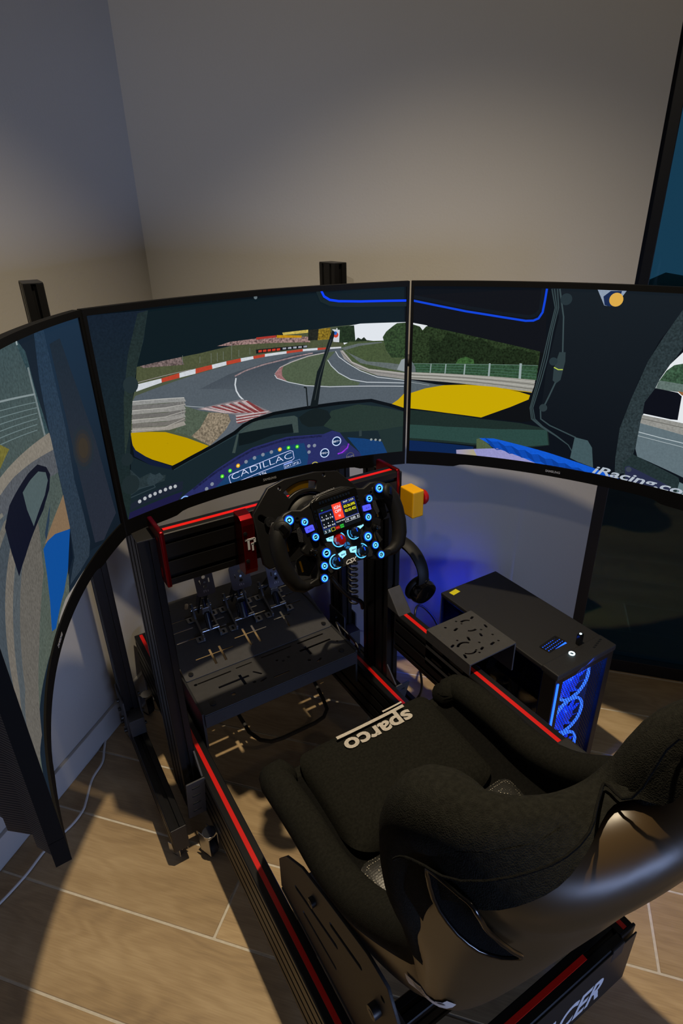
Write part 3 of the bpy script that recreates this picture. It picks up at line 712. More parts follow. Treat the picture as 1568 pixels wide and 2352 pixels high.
  ('s','083c96',0,2.1,False,((-160.5,37.7),(-144,28.5),(-128.6,30.9),(-112.1,22),(-96.9,24.6),(-80.5,15.9),(-65.4,18.6),(-49.2,10.1),(-34.3,12.9),(-18.1,4.6),(-3.4,7.6),(12.7,-0.5),(27.1,2.6),(43.1,-5.3),(57.3,-2.1),(73.1,-9.8),(87.2,-6.6),(102.8,-14.1),(116.6,-10.7),(132.1,-18),(145.7,-14.5),(161,-21.5),(174.3,-18),(189.4,-24.8),(202.4,-21.1),(217.4,-27.6))),
  ('s','083c96',0,2.1,False,((-157.5,34.1),(-141.2,25.1),(-125.9,27.5),(-109.7,18.7),(-94.6,21.3),(-78.4,12.7),(-63.5,15.5),(-47.4,7.1),(-32.7,10),(-16.7,1.8),(-2.2,4.8),(13.7,-3.2),(28,-0.1),(43.8,-8),(57.9,-4.7),(73.5,-12.4),(87.4,-9.1),(102.9,-16.5),(116.5,-13.1),(131.8,-20.3),(145.2,-16.8),(160.4,-23.8),(173.6,-20.2),(188.5,-27),(201.4,-23.3),(216.2,-29.8))),
  ('s','083c96',0,2.1,False,((-154.5,30.6),(-138.3,21.6),(-123.3,24.2),(-107.2,15.4),(-92.3,18.1),(-76.3,9.5),(-61.6,12.4),(-45.6,4.1),(-31.1,7.1),(-15.3,-1.1),(-0.9,2),(14.8,-6),(28.9,-2.8),(44.5,-10.6),(58.4,-7.3),(73.9,-14.9),(87.6,-11.5),(102.9,-19),(116.4,-15.5),(131.6,-22.7),(144.8,-19.1),(159.9,-26.1),(172.9,-22.5),(187.7,-29.2),(200.4,-25.5),(215.1,-31.9))),
  ('s','36464a',0,2.2,False,((-56.1,396.4),(-44.3,359),(-50.1,308.2),(-56.1,251.2),(-62,200.4),(-71.3,134),(-64.9,107.8),(-42.6,92.6),(-6.4,75.1),(25.4,57.5),(43.6,33.3))),
  ('s','36464a',0,2.2,False,((-50.8,396.5),(-41.1,359.2),(-46.8,308.4),(-51.6,251.6),(-58.1,200.8),(-68.4,134.4),(-61.3,108.3),(-40.2,92.9),(-5.3,75.2),(25.4,57.5),(43.6,33.3))),
  ('s','36464a',0,2.2,False,((-44.7,396.7),(-37.4,359.3),(-43.1,308.6),(-46.5,252),(-53.5,201.2),(-65,134.7),(-57.3,108.8),(-37.5,93.2),(-3.9,75.4),(25.4,57.5),(43.6,33.3))),
  ('s','3a4a4e',0,3,False,((-39.8,396.9),(-24.5,340.8),(-16.1,266.6))),
  ('p','2e3c40',0,((-23.2,266.1),(-9.9,267.1),(-7.9,247.1),(-12.5,205.3),(-21.1,196.8),(-29.2,202.8),(-30.3,229.4))),
  ('s','b4c84a',0,2.2,False,((-29.8,232),(-20.4,227.9),(-10.9,228.8))),
  ('s','36464a',0,3.4,False,((-22.8,197.9),(-32.8,164.8),(-41.8,137.5))),
  ('s','36464a',0,3,False,((-47.5,132.4),(-43.9,110.5),(-22,97.7),(39.1,77.9))),
  ('d','2b383c',0,(-41.8,137.5),9),
  ('d','26343a',0,(-33.1,244.9),9),
  ('d','253238',0,(-23.8,376.9),12),
  ('p','40555a',0.1,((36.9,78.5),(66.1,75.5),(77.9,60.3),(87.7,13.8),(51.7,21),(34,26.9))),
  ('s','10171f',0,7,False,((-358.6,376.3),(-236.7,353.9),(-153.4,342.4),(-96.5,337.4),(-83.1,341.9),(-74.7,353.1),(-74.1,395.9))),
  ('s','0f44d8',0,4.6,False,((-358.3,367.4),(-299.7,356.3),(-236,345),(-152.6,334.4),(-103.5,328.8),(-86.9,330),(-76.4,335.2),(-69.4,348.3),(-67.4,373.4),(-66.4,396.1))),
  ('p','8b9aae',0.1,((35.3,399.4),(92.5,399.6),(78.2,374.3),(65,367),(53.5,368.2))),
  ('p','16284e',0,((49.2,385.5),(61.7,396.9),(83,397.8),(79.1,368.9),(63.2,366.9),(54.1,369))),
  ('d','d9a94a',0,(74.9,380.6),13.5),
  ('p','2a363a',0.5,((200.7,369.1),(178.2,318.6),(157.3,264.6),(139.6,183.9),(128.2,115.7),(130.9,46.8),(136.1,7.5),(158.4,17.5),(165.7,63.3),(167,80.9),(168,152.2),(185.5,230.2),(216,297.4))),
  ('p','e3e7ea',0,((227.2,295.1),(217.6,289.7),(199.7,263.9),(185.7,229.5),(168.7,152.3),(167.8,76.8),(174.8,60.2),(284.4,34.5),(395.8,9.5),(306.5,365.2))),
  ('p','35503c',0.8,((231.8,274.1),(222.2,268.4),(207.5,263.5),(195.5,250.6),(184.9,226.3),(187.9,211.3),(245.3,212.4),(344.3,213.4),(324.1,294))),
  ('p','5e6f6a',0.3,((185.7,229.5),(241.8,228.3),(340.8,227.1),(344.3,213.4),(245.3,212.4),(182.3,210.4))),
  ('p','8f8f8a',0.2,((167.8,153),(258.9,150.2),(360.8,147.4),(367.1,122.6),(264.4,125.3),(166.8,134.7))),
  ('s','65645f',0,1.4,False,((167.9,144.8),(260.9,140.8),(363.5,136.8))),
  ('p','5f6f76',0.1,((166.8,134.7),(264.4,125.3),(367.1,122.6),(396.8,5.8),(284.4,34.5),(174.8,60.2),(167.8,76.8))),
  ('s','b7c2c6',0,1.6,False,((167.5,114.9),(213.1,111.2),(267.9,109.3),(370.7,108.3))),
  ('s','a7b2b6',0,1.2,False,((167.6,106.5),(214.7,103.3),(269.7,100.8))),
  ('p','0b0e18',0,((181.8,212.7),(224.9,210.4),(233.9,204.3),(236.6,155),(222.6,153.8),(167.9,156.2),(167,180.3))),
  ('p','8a5f3a',0,((224.3,213.3),(245.3,212.4),(246.7,205.8),(233.4,206.5))),
  ('p','223032',0.3,((146.9,37.1),(165.7,63.3),(174.8,60.2),(264.2,34.5),(268,25.4),(266.3,-18.7),(248.4,-24.3),(163.1,-8.4))),
  ('p','262c48',0,((154.2,29.9),(161.1,35.1),(252.7,10),(257.4,-3.8),(192,-14.2),(163.1,-8.4))),
  ('d','39424e',0,(163,26.7),6),
  ('p','5f7478',0.1,((266.3,-18.7),(268,25.4),(287.5,20.6),(399.6,-5.5),(412.3,-54.8),(299.1,-31.9))),
  ('s','aeb8c4',0,1.6,False,((81.9,-1.9),(158.6,-6),(237.4,-8.2),(282.1,-8.7),(330.3,-8.4))),
  ('t','aeb8c4','iRacing.com',(87.2,1.6),(314.6,-2.7),19,0.3,1),
 ],
 'l':[
  ('bg','14202c'),
  ('g','1a2e42','101a24',(0,1),0,((217.6,399.2),(353.8,398.6),(354.4,301.8),(358.9,177.8),(360.3,-2.1),(278.5,-0.9),(215.1,16.4),(220.2,147),(224.8,265.2))),
  ('g','3a4c50','50584f',(0,1),0.3,((-133.9,422.5),(86.6,400.8),(145,398),(163.5,379),(164.8,324.6),(174.9,252),(170.1,153),(162.1,97.6),(83.6,-16.4),(-106.1,7.1),(-463.3,63.5),(-468.7,190.3),(-498.7,301.4))),
  ('p','2e444a',0.4,((138.7,398.2),(145,398),(163.5,379),(164.8,324.6),(174.9,252),(159.1,256.1),(155,348.9))),
  ('s','93a0a2',0,5,False,((142.2,399.5),(141.7,393.1))),
  ('s','6f7c7e',0.1,6,False,((158.7,356.2),(158.4,317.3),(158.2,254.8))),
  ('s','7f8c8e',0,2.6,False,((-75.2,361.8),(36.6,340.4),(158.6,317.7))),
  ('s','66787a',0,1.2,False,((-83.5,355.7),(27.8,330.8),(161,305.4))),
  ('s','66787a',0,1.2,False,((-92.2,349.5),(21.1,323.8),(156.3,298.1))),
  ('s','66787a',0,1.2,False,((-101.2,343.5),(14.4,316.9),(151.5,290.9))),
  ('s','66787a',0,1.2,False,((-110.3,337.7),(7.6,310),(146.7,283.7))),
  ('s','66787a',0,1.2,False,((-119.6,332.1),(0.7,303.3),(141.8,276.5))),
  ('s','66787a',0,1.2,False,((-129.1,326.7),(-6.3,296.6),(136.9,269.4))),
  ('p','6b662e',0.3,((-114.6,335.1),(-6.3,296.6),(21,281),(-31.3,274.4),(-170.3,307.3))),
  ('p','7d776d',0.2,((-333.4,334),(-41.1,266.4),(77,258.7),(175.2,252.4),(177.4,224.2),(86.7,237.1),(8.2,246.4),(-61.2,251.2),(-410.7,345.3))),
  ('p','50545a',0.3,((-410.7,345.3),(-61.2,251.2),(8.2,246.4),(86.7,237.1),(177.4,224.2),(177.9,186.1),(117.4,196.4),(19.3,211.4),(-93.1,230.4),(-423.8,330.7))),
  ('p','6f6d66',0.3,((-129.8,247.9),(-76.4,234.3),(-64.7,208.4),(-134.2,184.6),(-205.7,178.6),(-289.4,188.7),(-428.6,202.5),(-460.1,163.6),(-472.8,195.6),(-426.6,244))),
  ('p','4a535a',0.3,((-104,235.6),(-54.4,224),(-45.1,198.6),(-107.1,168.9),(-174.3,158.5),(-247.6,159.6),(-420.2,193.2),(-451.9,152.6),(-465,185.5),(-419,236.6))),
  ('p','66645e',0.3,((-78.8,223.5),(-32.7,213.8),(-25.7,188.9),(-80.8,153.5),(-144.7,139.2),(-211.6,134),(-411.7,183.7),(-443.7,141.4),(-457,175.2),(-411.3,229))),
  ('p','3f484f',0.3,((-54.2,211.5),(-11.3,203.7),(-6.5,179.2),(-55.1,138.3),(-116.3,120.5),(-178.7,110.2),(-403.1,174),(-435.3,129.9),(-448.9,164.8),(-403.5,221.3))),
  ('p','6b665e',0.3,((-30,199.7),(9.8,193.6),(12.5,169.6),(-29.8,123.3),(-88.9,102.2),(-147.9,87.6),(-308.1,91.3),(-426.8,118.3),(-440.8,154.1),(-315.7,154.8))),
  ('p','4c5357',0.3,((-6.1,187.9),(30.8,183.5),(31.3,159.9),(-4.9,108.3),(-62.1,84.2),(-118.5,65.6),(-261.1,48.6),(-418.2,106.4),(-432.5,143.3),(-270.8,119.3))),
  ('p','5f5c56',0.3,((17.5,176.2),(51.6,173.5),(50.1,150.3),(19.8,93.4),(-35.9,66.4),(-90,44.2),(-222.3,12.4),(-409.5,94.3),(-424.1,132.2),(-234.2,89.6))),
  ('p','0b1020',0,((-85.2,149.6),(-86.6,186.6),(-82.5,217.2),(-38.9,227.1),(20.7,228.4),(66.2,229.3),(105.9,226.8),(134.8,211.1),(141.7,196),(125,178.3),(83.7,162.8),(24.9,156.2),(-33.2,150.6))),
  ('p','4b5a5c',0.1,((25.1,217.2),(64.3,218.8),(101.9,217.2),(127.5,205.5),(127.9,191.9),(103.4,178.1),(61.6,168.6),(31.2,162.3),(23.4,191.6))),
  ('p','27384a',0,((65.4,132.5),(113.8,158.4),(93.8,137.9),(61.8,119.4))),
  ('p','7c664e',0.1,((54.7,120.8),(99.2,130.1),(148.7,141.9),(175.5,150.6),(175.4,115.7),(164,89.5),(108.3,107.1))),
  ('p','0c4a92',0,((43.5,118.3),(67.8,118.7),(103.9,111.6),(163.8,89),(140.3,59.5),(115.1,37.8),(79.3,21.3),(41.9,12.8),(4.8,4.3),(-15.5,13.9),(11.7,47.4),(29.9,82.2))),
  ('p','0a1624',0,((163.8,89),(148,43.6),(109.1,30.3),(138,60.8))),
  ('g','22364a','2a3642',(0,1),0.3,((204.7,399.1),(236.9,397),(236.3,327.4),(234.3,239.6),(222.7,151.4),(227,87.4),(227.1,30.9),(211.1,9.5),(163.5,8),(108.7,13.4),(153.6,40.3),(164.8,90.7),(170.1,153),(176.2,254),(185.2,332.9))),
  ('g','1c2834','252a36',(0,1),0.1,((245.4,374.2),(282.9,376.6),(328.1,188.6),(346.4,28.2),(281,4.2),(245.2,17.7),(243.8,142.3),(244.4,269.3))),
  ('d','202a34',0,(280,188.5),40),  # brownish reflection painted into the picture as stacked discs
  ('d','262a30',0,(280,188.5),33),
  ('d','2e2c2c',0,(280,188.5),26),
  ('d','352f28',0,(280,188.5),18),
  ('p','86807a',0.1,((254.6,-2.7),(248.6,-14.1),(196.1,-15.3),(127.1,-19.3),(50.7,-29.7),(-19.4,-37.5),(-49.1,-29.6),(33.9,5.2),(77.3,8.6),(126,2.2))),
 ],
}

# ------------------------------------------------------------------ the setting
T0, TP = .0906, .1975
S_MIN, S_MAX, T_MIN, T_WALL, T_DOOR = -1.49, 2.7, -3.25, 1.37, 1.48
DOOR_S = -.093

def struct(o): o['kind'] = 'structure'; return o

fl = struct(MB().box(S_MIN - .1, S_MAX, T_MIN, T_DOOR + .06, -.05, -.0018, ROOM).build('floor', M['grout']))
fl['label'] = 'wood look plank tile floor with pale grout'
random.seed(11)
known = {-1: -.05, 0: .0, 1: -.881, 2: .079, 3: -.55, 4: .9, 5: .175, 6: .75}
TL = 1.6
tile_meshes = {}
for k in range(-17, 8):
    t0 = T0 + TP * k
    t1 = min(t0 + TP, T_DOOR + .05)
    if t1 - t0 < .03 or t0 < T_MIN - .2: continue
    j = known.get(k, random.uniform(0, TL)); j = j - TL * math.ceil((j - S_MIN) / TL)
    while j < S_MAX:
        a, b = max(j, S_MIN), min(j + TL, S_MAX)
        j += TL
        if b - a < .02: continue
        key = (round(b - a, 3), round(t1 - t0, 3))
        if key not in tile_meshes:
            tile_meshes[key] = MB().box(.003, key[0] - .003, .003, key[1] - .003, -.01, 0).mesh('floor_tile', bevel=.0012, segs=1)
            tile_meshes[key].materials.append(M['tile'])
        o = bpy.data.objects.new('floor_tile', tile_meshes[key]); COL.objects.link(o)
        o.parent = fl
        o.matrix_basis = ROOM @ Matrix.Translation((a, t0, 0))

struct(MB().box(S_MIN - .1, S_MIN, T_MIN, T_DOOR + .06, -.05, CEIL, ROOM).build('wall_left', M['wall']))
struct(MB().box(S_MIN - .1, DOOR_S, T_WALL, T_DOOR + .06, -.05, CEIL, ROOM).build('wall_back', M['wall']))
struct(MB().box(DOOR_S, S_MAX, T_WALL, T_DOOR + .06, 2.42, CEIL, ROOM).build('trim_1', M['wall']))
struct(MB().box(S_MIN - .1, S_MAX, T_MIN, T_DOOR + .06, CEIL, CEIL + .08, ROOM).build('ceiling', M['ceiling']))
struct(MB().box(S_MIN, S_MIN + .012, T_MIN, T_WALL, 0, .085, ROOM).build('baseboard_left', M['skirting'], bevel=.002))
struct(MB().box(S_MIN + .012, DOOR_S, T_WALL - .012, T_WALL, 0, .085, ROOM).build('baseboard_back', M['skirting'], bevel=.002))

struct(MB().box(S_MIN - .1, S_MAX + .1, T_MIN - .12, T_MIN, -.05, CEIL, ROOM).build('wall_rear', M['wall']))
wq = MB()
for a, b, z0, z1 in ((T_MIN - .12, -2.9, -.05, CEIL), (-.6, T_DOOR + .06, -.05, CEIL), (-2.9, -.6, -.05, .12), (-2.9, -.6, 1.12, CEIL)): wq.box(S_MAX, S_MAX + .1, a, b, z0, z1, ROOM)
struct(wq.build('wall_right', M['wall']))
wg = MB()  # unseen window frame, added round the blue fill lamp
for a, b, z0, z1 in ((-2.9, -2.85, .12, 1.12), (-.65, -.6, .12, 1.12), (-1.78, -1.72, .12, 1.12), (-2.9, -.6, .12, .17), (-2.9, -.6, 1.07, 1.12)): wg.box(S_MAX + .02, S_MAX + .07, a, b, z0, z1, ROOM)
w2_ = struct(wg.build('added_window', M['frame_dark'], bevel=.002))
for a, b in ((-2.852, -1.778), (-1.722, -.648)): MB().box(S_MAX + .042, S_MAX + .048, a, b, .168, 1.072, ROOM).build('glass_pane', M['glass'], w2_)
dr = MB()
dr.box(-.13, -.042, T_DOOR, T_DOOR + .055, 0, 2.42, ROOM)
dr.box(-.042, S_MAX, T_DOOR, T_DOOR + .055, 0, .05, ROOM)
dr.box(-.042, S_MAX, T_DOOR, T_DOOR + .055, 2.34, 2.42, ROOM)
dr.box(1.25, 1.34, T_DOOR, T_DOOR + .055, .05, 2.34, ROOM)
dr.box(S_MAX - .09, S_MAX, T_DOOR, T_DOOR + .055, .05, 2.34, ROOM)
door = struct(dr.build('door_1', M['frame_dark'], bevel=.002))
door['label'] = 'tall glazed door with black frame onto the dark garden'
for a, b in ((-.044, 1.252), (1.338, S_MAX - .088)):
    MB().box(a, b, T_DOOR + .024, T_DOOR + .030, .048, 2.342, ROOM).build('glass_pane', M['dusk_tint_glass'], door)

struct(tag(MB().box(-.6, 7, T_DOOR + .06, 8, -.12, -.03, ROOM).build('terrace', M['terrace']), 'dark stone terrace outside the glazed door', None))
hb = MB(); random.seed(5)
rows = []
for i in range(13):
    row = []
    for j in range(49):
        s = -1.0 + j * .18; z = -.05 + i * .085
        bulge = .35 * math.sin(PI * min(1, i / 12)) + random.uniform(-.09, .09)
        row.append(tuple(room(s + random.uniform(-.05, .05), 4.3 - bulge, z + (random.uniform(-.06, .08) if i == 12 else 0))))
    rows.append(row)
top = [tuple(Vector(p) + ET * .8) for p in rows[-1]]
hb.grid(rows + [top, [(p[0], p[1], -.05) for p in top]])
tag(hb.build('garden_hedge', M['hedge'], smooth=60), 'dusky clipped hedge beyond the glazed door', 'hedge')

# ------------------------------------------------------------------ monitors
RC, MW = 1.0, .71
AMAX = math.asin(MW / 2 / RC)
VB = .930            # height of the lower edge of the picture
UH, VH = .3562, .3985
def mon_frame(hinge, deg, side):
    a = math.radians(deg); h = Vector((hinge[0], hinge[1], 0))
    if side == 0: ex, n, m = Vector((1, 0, 0)), Vector((0, -1, 0)), h
    elif side > 0: ex, n = Vector((math.cos(a), -math.sin(a), 0)), Vector((-math.sin(a), -math.cos(a), 0)); m = h + ex * MW / 2
    else: ex, n = Vector((math.cos(a), math.sin(a), 0)), Vector((math.sin(a), -math.cos(a), 0)); m = h - ex * MW / 2
    return m, ex, n
MON = {'c': mon_frame((.0165, 1.158), 0, 0), 'r': mon_frame((.3765, 1.157), 62, 1), 'l': mon_frame((-.3425, 1.156), 72, -1)}

def mpos(key, u, v, d):
    m, ex, n = MON[key]; a = u / RC
    p = m + ex * (RC * math.sin(a)) - n * (RC * math.cos(a) - RC * math.cos(AMAX))
    nl = n * math.cos(a) - ex * math.sin(a)
    q = p + nl * d
    return Vector((q.x, q.y, VB + v))

def clip_half(poly, ax, lim, keep_less):
    out = []; n = len(poly)
    for i in range(n):
        a, b = poly[i], poly[(i + 1) % n]
        ia = (a[ax] <= lim) if keep_less else (a[ax] >= lim)
        ib = (b[ax] <= lim) if keep_less else (b[ax] >= lim)
        if ia: out.append(a)
        if ia != ib:
            t = (lim - a[ax]) / (b[ax] - a[ax])
            out.append((a[0] + (b[0] - a[0]) * t, a[1] + (b[1] - a[1]) * t))
    return out

def stroke(pts, w, closed):
    quads = []; n = len(pts); h = w / 2
    segs = [(pts[i], pts[(i + 1) % n]) for i in range(n if closed else n - 1)]
    for a, b in segs:
        dx, dy = b[0] - a[0], b[1] - a[1]; l = math.hypot(dx, dy) or 1e-6
        nx, ny = -dy / l * h, dx / l * h; ex, ey = dx / l * h * .35, dy / l * h * .35
        quads.append([(a[0] + nx - ex, a[1] + ny - ey), (a[0] - nx - ex, a[1] - ny - ey), (b[0] - nx + ex, b[1] - ny + ey), (b[0] + nx + ex, b[1] + ny + ey)])
    return quads

class Picture:
    """flat coloured shapes laid on a curved display; every shape is a shade higher than the one below it"""
    def __init__(s, key, step=.02):
        s.key = key; s.v = []; s.f = []; s.c = []; s.layer = 0
        s.ed = [-UH + i * 2 * UH / 36 for i in range(37)]
    def put(s, u, v, d):
        i = min(35, max(0, int((u + UH) / (2 * UH / 36))))
        a, b = s.ed[i], s.ed[i + 1]; t = (u - a) / (b - a)
        return tuple(mpos(s.key, a, v, d).lerp(mpos(s.key, b, v, d), t))
    def poly(s, pts, col, colfn=None):
        d = .0003 + s.layer * .000012
        pts = clip_half(clip_half(pts, 1, VH, True), 1, 0, False)
        if len(pts) < 3: return
        for i in range(36):
            a, b = s.ed[i], s.ed[i + 1]
            if max(p[0] for p in pts) <= a or min(p[0] for p in pts) >= b: continue
            q = clip_half(clip_half(pts, 0, b, True), 0, a, False)
            if len(q) < 3: continue
            tris = tessellate_polygon([[Vector((x, y, 0)) for x, y in q]])
            n = len(s.v)
            s.v += [s.put(min(max(x, a + 1e-7), b - 1e-7), y, d) for x, y in q]
            for t in tris:
                s.f.append(tuple(n + k for k in t))
                for k in t: s.c.append(colfn(*q[k]) if colfn else col)
    def run(s, items):
        mm = .001
        for it in items:
            s.layer += 1
            k = it[0]
            if k == 'bg': s.poly([(-UH, 0), (UH, 0), (UH, VH), (-UH, VH)], rgb(it[1]) + [0])
            elif k == 'p': s.poly([(u * mm, v * mm) for u, v in it[3]], rgb(it[1]) + [it[2]])
            elif k == 'g':
                c0, c1, dv, g, pts = rgb(it[1]), rgb(it[2]), it[3], it[4], [(u * mm, v * mm) for u, v in it[5]]
                pr = [p[0] * dv[0] + p[1] * dv[1] for p in pts]; lo, hi = min(pr), max(pr)
                def cf(u, v):
                    t = min(1, max(0, ((u * dv[0] + v * dv[1]) - lo) / (hi - lo)))
                    return [c1[i] * (1 - t) + c0[i] * t for i in range(3)] + [g]
                s.poly(pts, None, cf)
            elif k == 's':
                for q in stroke([(u * mm, v * mm) for u, v in it[5]], it[3] * mm, it[4]): s.poly(q, rgb(it[1]) + [it[2]])
            elif k == 'd': s.poly([(it[3][0] * mm + it[4] * mm * math.cos(a * PI / 10), it[3][1] * mm + it[4] * mm * math.sin(a * PI / 10)) for a in range(20)], rgb(it[1]) + [it[2]])
            elif k == 'o':
                c, r, w = it[2], it[3], it[4]
                for q in stroke([(c[0] * mm + r * mm * math.cos(a * PI / 12), c[1] * mm + r * mm * math.sin(a * PI / 12)) for a in range(24)], w * mm, True): s.poly(q, rgb(it[1]) + [0])
            elif k == 't':
                _, col, txt, a, b, h, shear, bold = it
                vs, fs, w = text_flat(txt, shear, .02 * bold - (.0 if bold >= 0 else -.002))
                dx, dy = (b[0] - a[0]) * mm, (b[1] - a[1]) * mm; L = math.hypot(dx, dy)
                c = rgb(col) + [0]; n = len(s.v); d = .0003 + s.layer * .000012 + .00008
                for x, y in vs:
                    x2, y2 = x / w * L, y * h * mm
                    u, v = a[0] * mm + (dx * x2 - dy * y2) / L, a[1] * mm + (dy * x2 + dx * y2) / L
                    s.v.append(s.put(min(UH - .0002, u), v, d))
                for f in fs:
                    if all(s.v[n + i] for i in f): s.f.append(tuple(n + i for i in f)); s.c += [c] * len(f)
    def build(s, name, parent):
        me = bpy.data.meshes.new(name); me.from_pydata(s.v, [], s.f)
        at = me.color_attributes.new('col', 'FLOAT_COLOR', 'CORNER')
        at.data.foreach_set('color', [x for c in s.c for x in c])
        me.update()
        return new_obj(name, me, M['screen'], parent)

def ribbed():
    m = bpy.data.materials.new('ribbed back'); m.use_nodes = True
    N = m.node_tree.nodes; L = m.node_tree.links; b = N['Principled BSDF']
    b.inputs['Base Color'].default_value = rgb('202126') + [1]; b.inputs['Roughness'].default_value = .5
    tc = N.new('ShaderNodeTexCoord'); wv = N.new('ShaderNodeTexWave'); wv.inputs['Scale'].default_value = 90; wv.bands_direction = 'Z'
    bp = N.new('ShaderNodeBump'); bp.inputs['Strength'].default_value = .5; bp.inputs['Distance'].default_value = .002
    L.new(tc.outputs['Object'], wv.inputs[0]); L.new(wv.outputs[1], bp.inputs['Height']); L.new(bp.outputs[0], b.inputs['Normal'])
    return m
M['ribbed'] = ribbed()

def sstep(x): x = min(1, max(0, x)); return x * x * (3 - 2 * x)

def make_monitor(key, label):
    m, ex, n = MON[key]
    t = thing('curved_monitor', label, 'monitor', (m.x, m.y, VB), group='curved monitors of the triple screen setup')
    UO = RC * AMAX
    def zb(u):
        e = UO - abs(u)
        return -.0265 - .008 * (1 - sstep((e - .115) / .03))
    VT = .410
    us = [-UO + i * 2 * UO / 48 for i in range(49)]
    mb = MB()
    def bar(ulist, vb, vt, d0, d1):
        rows = []
        for u in ulist:
            b, tt = vb(u), vt(u)
            rows.append([mpos(key, u, b, d0), mpos(key, u, tt, d0), mpos(key, u, tt, d1), mpos(key, u, b, d1), mpos(key, u, b, d0)])
        mb.grid(rows)
        for r in (rows[0], rows[-1]): mb.add([tuple(p) for p in r[:4]], [(0, 1, 2, 3)])
    bar(us, lambda u: VH, lambda u: VT, .0032, -.012)
    bar(us, zb, lambda u: 0, .0032, -.012)
    bar([-UO, -UO + .003, -UH], lambda u: -.001, lambda u: VH + .001, .0032, -.012)
    bar([UH, UO - .003, UO], lambda u: -.001, lambda u: VH + .001, .0032, -.012)
    mb.build('bezel', M['bezel'], t, smooth=30)
    back = []
    for i in range(41):
        u = -UO + i * 2 * UO / 40; row = []
        for j in range(25):
            vb = zb(u); v = vb + (VT - vb) * j / 24
            e = min(UO - abs(u), v - vb, VT - v)
            row.append(mpos(key, u, v, -.0118 - .042 * sstep(e / .055)))
        back.append(row)
    MB().grid(back, flip=True).build('back_shell', M['ribbed'], t, smooth=50)
    pic = Picture(key); pic.run(SCREENS[key]); sc = pic.build('screen', t)
    sc['label'] = {'c': 'race track seen through a car windscreen', 'r': 'right side of the car cockpit with trees and yellow wing', 'l': 'blurred roadside seen past the cockpit pillar'}[key]
    p = mpos(key, 0, -.0165, .0033)
    lettering('badge', 'SAMSUNG', .034, .0056, frame(p - ex * .017, ex, (0, 0, 1), n), M['badge'], t, bold=.02, thick=.0003)
    return t
make_monitor('c', 'middle curved monitor, framed between the two angled ones, showing a race track')
make_monitor('r', 'right curved monitor, showing the cockpit side and yellow bodywork')
make_monitor('l', 'left curved monitor seen edge on, showing a blurred roadside')

# ------------------------------------------------------------------ monitor stand
st = thing('monitor_stand', 'black slotted aluminium triple monitor stand behind the screens', 'monitor stand', (0, 1.45, 0))
for sx in (-1, 1):
    x = sx * .373
    post = profile('post', .04, .08, 1.362 - .135, frame((x, 1.50, .135), (1, 0, 0), (0, 1, 0), (0, 0, 1)), st)
    foot = profile('foot', .04, .08, .52, frame((x, 1.06, .092), (1, 0, 0), (0, 0, 1), (0, 1, 0)), st)
    for y in (1.085, 1.545): caster(st, x, y, .053, .021, rotz=.5)
    # clamping plates at the foot of the post
    for s2 in (-1, 1):
        px = x + s2 * .0225
        br = plate('bracket', rrect(-.05, .05, -.045, .10, .006), [], .005, frame((px, 1.49, .14), (0, 1, 0), (0, 0, 1), (1, 0, 0)), M['steel_black'], st)
        for yy, zz in ((1.47, .115), (1.51, .115), (1.47, .165), (1.51, .165), (1.49, .215)):
            bolt(br, (px + s2 * .0025, yy, zz), (s2, 0, 0), .006, .008, M['slotdark'])
    blk = MB().box(x - .021, x + .021, 1.41, 1.462, .1315, .19).build('corner_bracket', M['steel_black'], st, bevel=.003)
profile('crossbar', .04, .08, .705, frame((-.3525, 1.44, 1.13), (0, 1, 0), (0, 0, 1), (1, 0, 0)), st)
for key in ('c', 'l', 'r'):
    m, ex, n = MON[key]
    c = mpos(key, 0, .20, -.054)
    back = -n
    vm = MB(); vm.box(-.05, .05, -.05, .05, 0, .006, frame(c, ex, (0, 0, 1), back)); vp = vm.build('vesa_plate', M['steel_black'], st, bevel=.001)
    a = c + back * .006
    tgt = Vector((0.0165, 1.42, 1.13)) if key == 'c' else Vector(((.36 if key == 'r' else -.36), 1.42, 1.13))
    MB().tube([a, a + back * .05, tgt], .016, 12).build('arm', M['steel_black'], st, smooth=40)
    MB().box(tgt.x - .03, tgt.x + .03, 1.416, 1.422, 1.09, 1.17).build('arm_plate', M['steel_black'], st, bevel=.001)

# ------------------------------------------------------------------ rig frame
rig = thing('racing_rig', 'black slotted aluminium racing simulator frame with red slot covers', 'simulator frame', (0, 1.0, 0))
ZR = .25
def strip_on(parent, x, y0, y1, z): return MB().box(x - .0052, x + .0052, y0, y1, z - .006, z + .0006).build('cover_strip', M['strip'], parent, bevel=.0005)
for sx in (-1, 1):
    x = sx * .27
    rail = profile('base_rail', .04, .16, 1.42 if sx < 0 else 1.395, frame((x, .30, ZR - .08), (1, 0, 0), (0, 0, 1), (0, 1, 0)), rig)
    strip_on(rail, x, .302, 1.716 if sx < 0 else 1.69, ZR)
    up = profile('upright', .04, .12, .895 - .10, frame((sx * .31, 1.172, .10), (1, 0, 0), (0, 1, 0), (0, 0, 1)), rig)
    for y in (.42, 1.04, 1.62): caster(rig, sx * .305, y, .089, .026, rotz=.4)
    # perforated gusset that ties upright and rail
    gm = frame((sx * .312, 1.080, .175), (1, 0, 0), (0, -.25, .968), (0, -.968, -.25))
    g = plate('gusset', rrect(-.024, .024, -.085, .085, .004), [slot(0, -.057 + .038 * k, .022, .008) for k in range(4)], .004, gm, M['steel_black'], rig)
    MB().prism([(0, 0), (.045, 0), (0, .045)], -.002, .002, frame((sx * .2925 if sx < 0 else .2925, 1.11, .255), (0, -1, 0), (0, 0, 1), (1, 0, 0))).build('corner_bracket', M['steel_black'], rig)
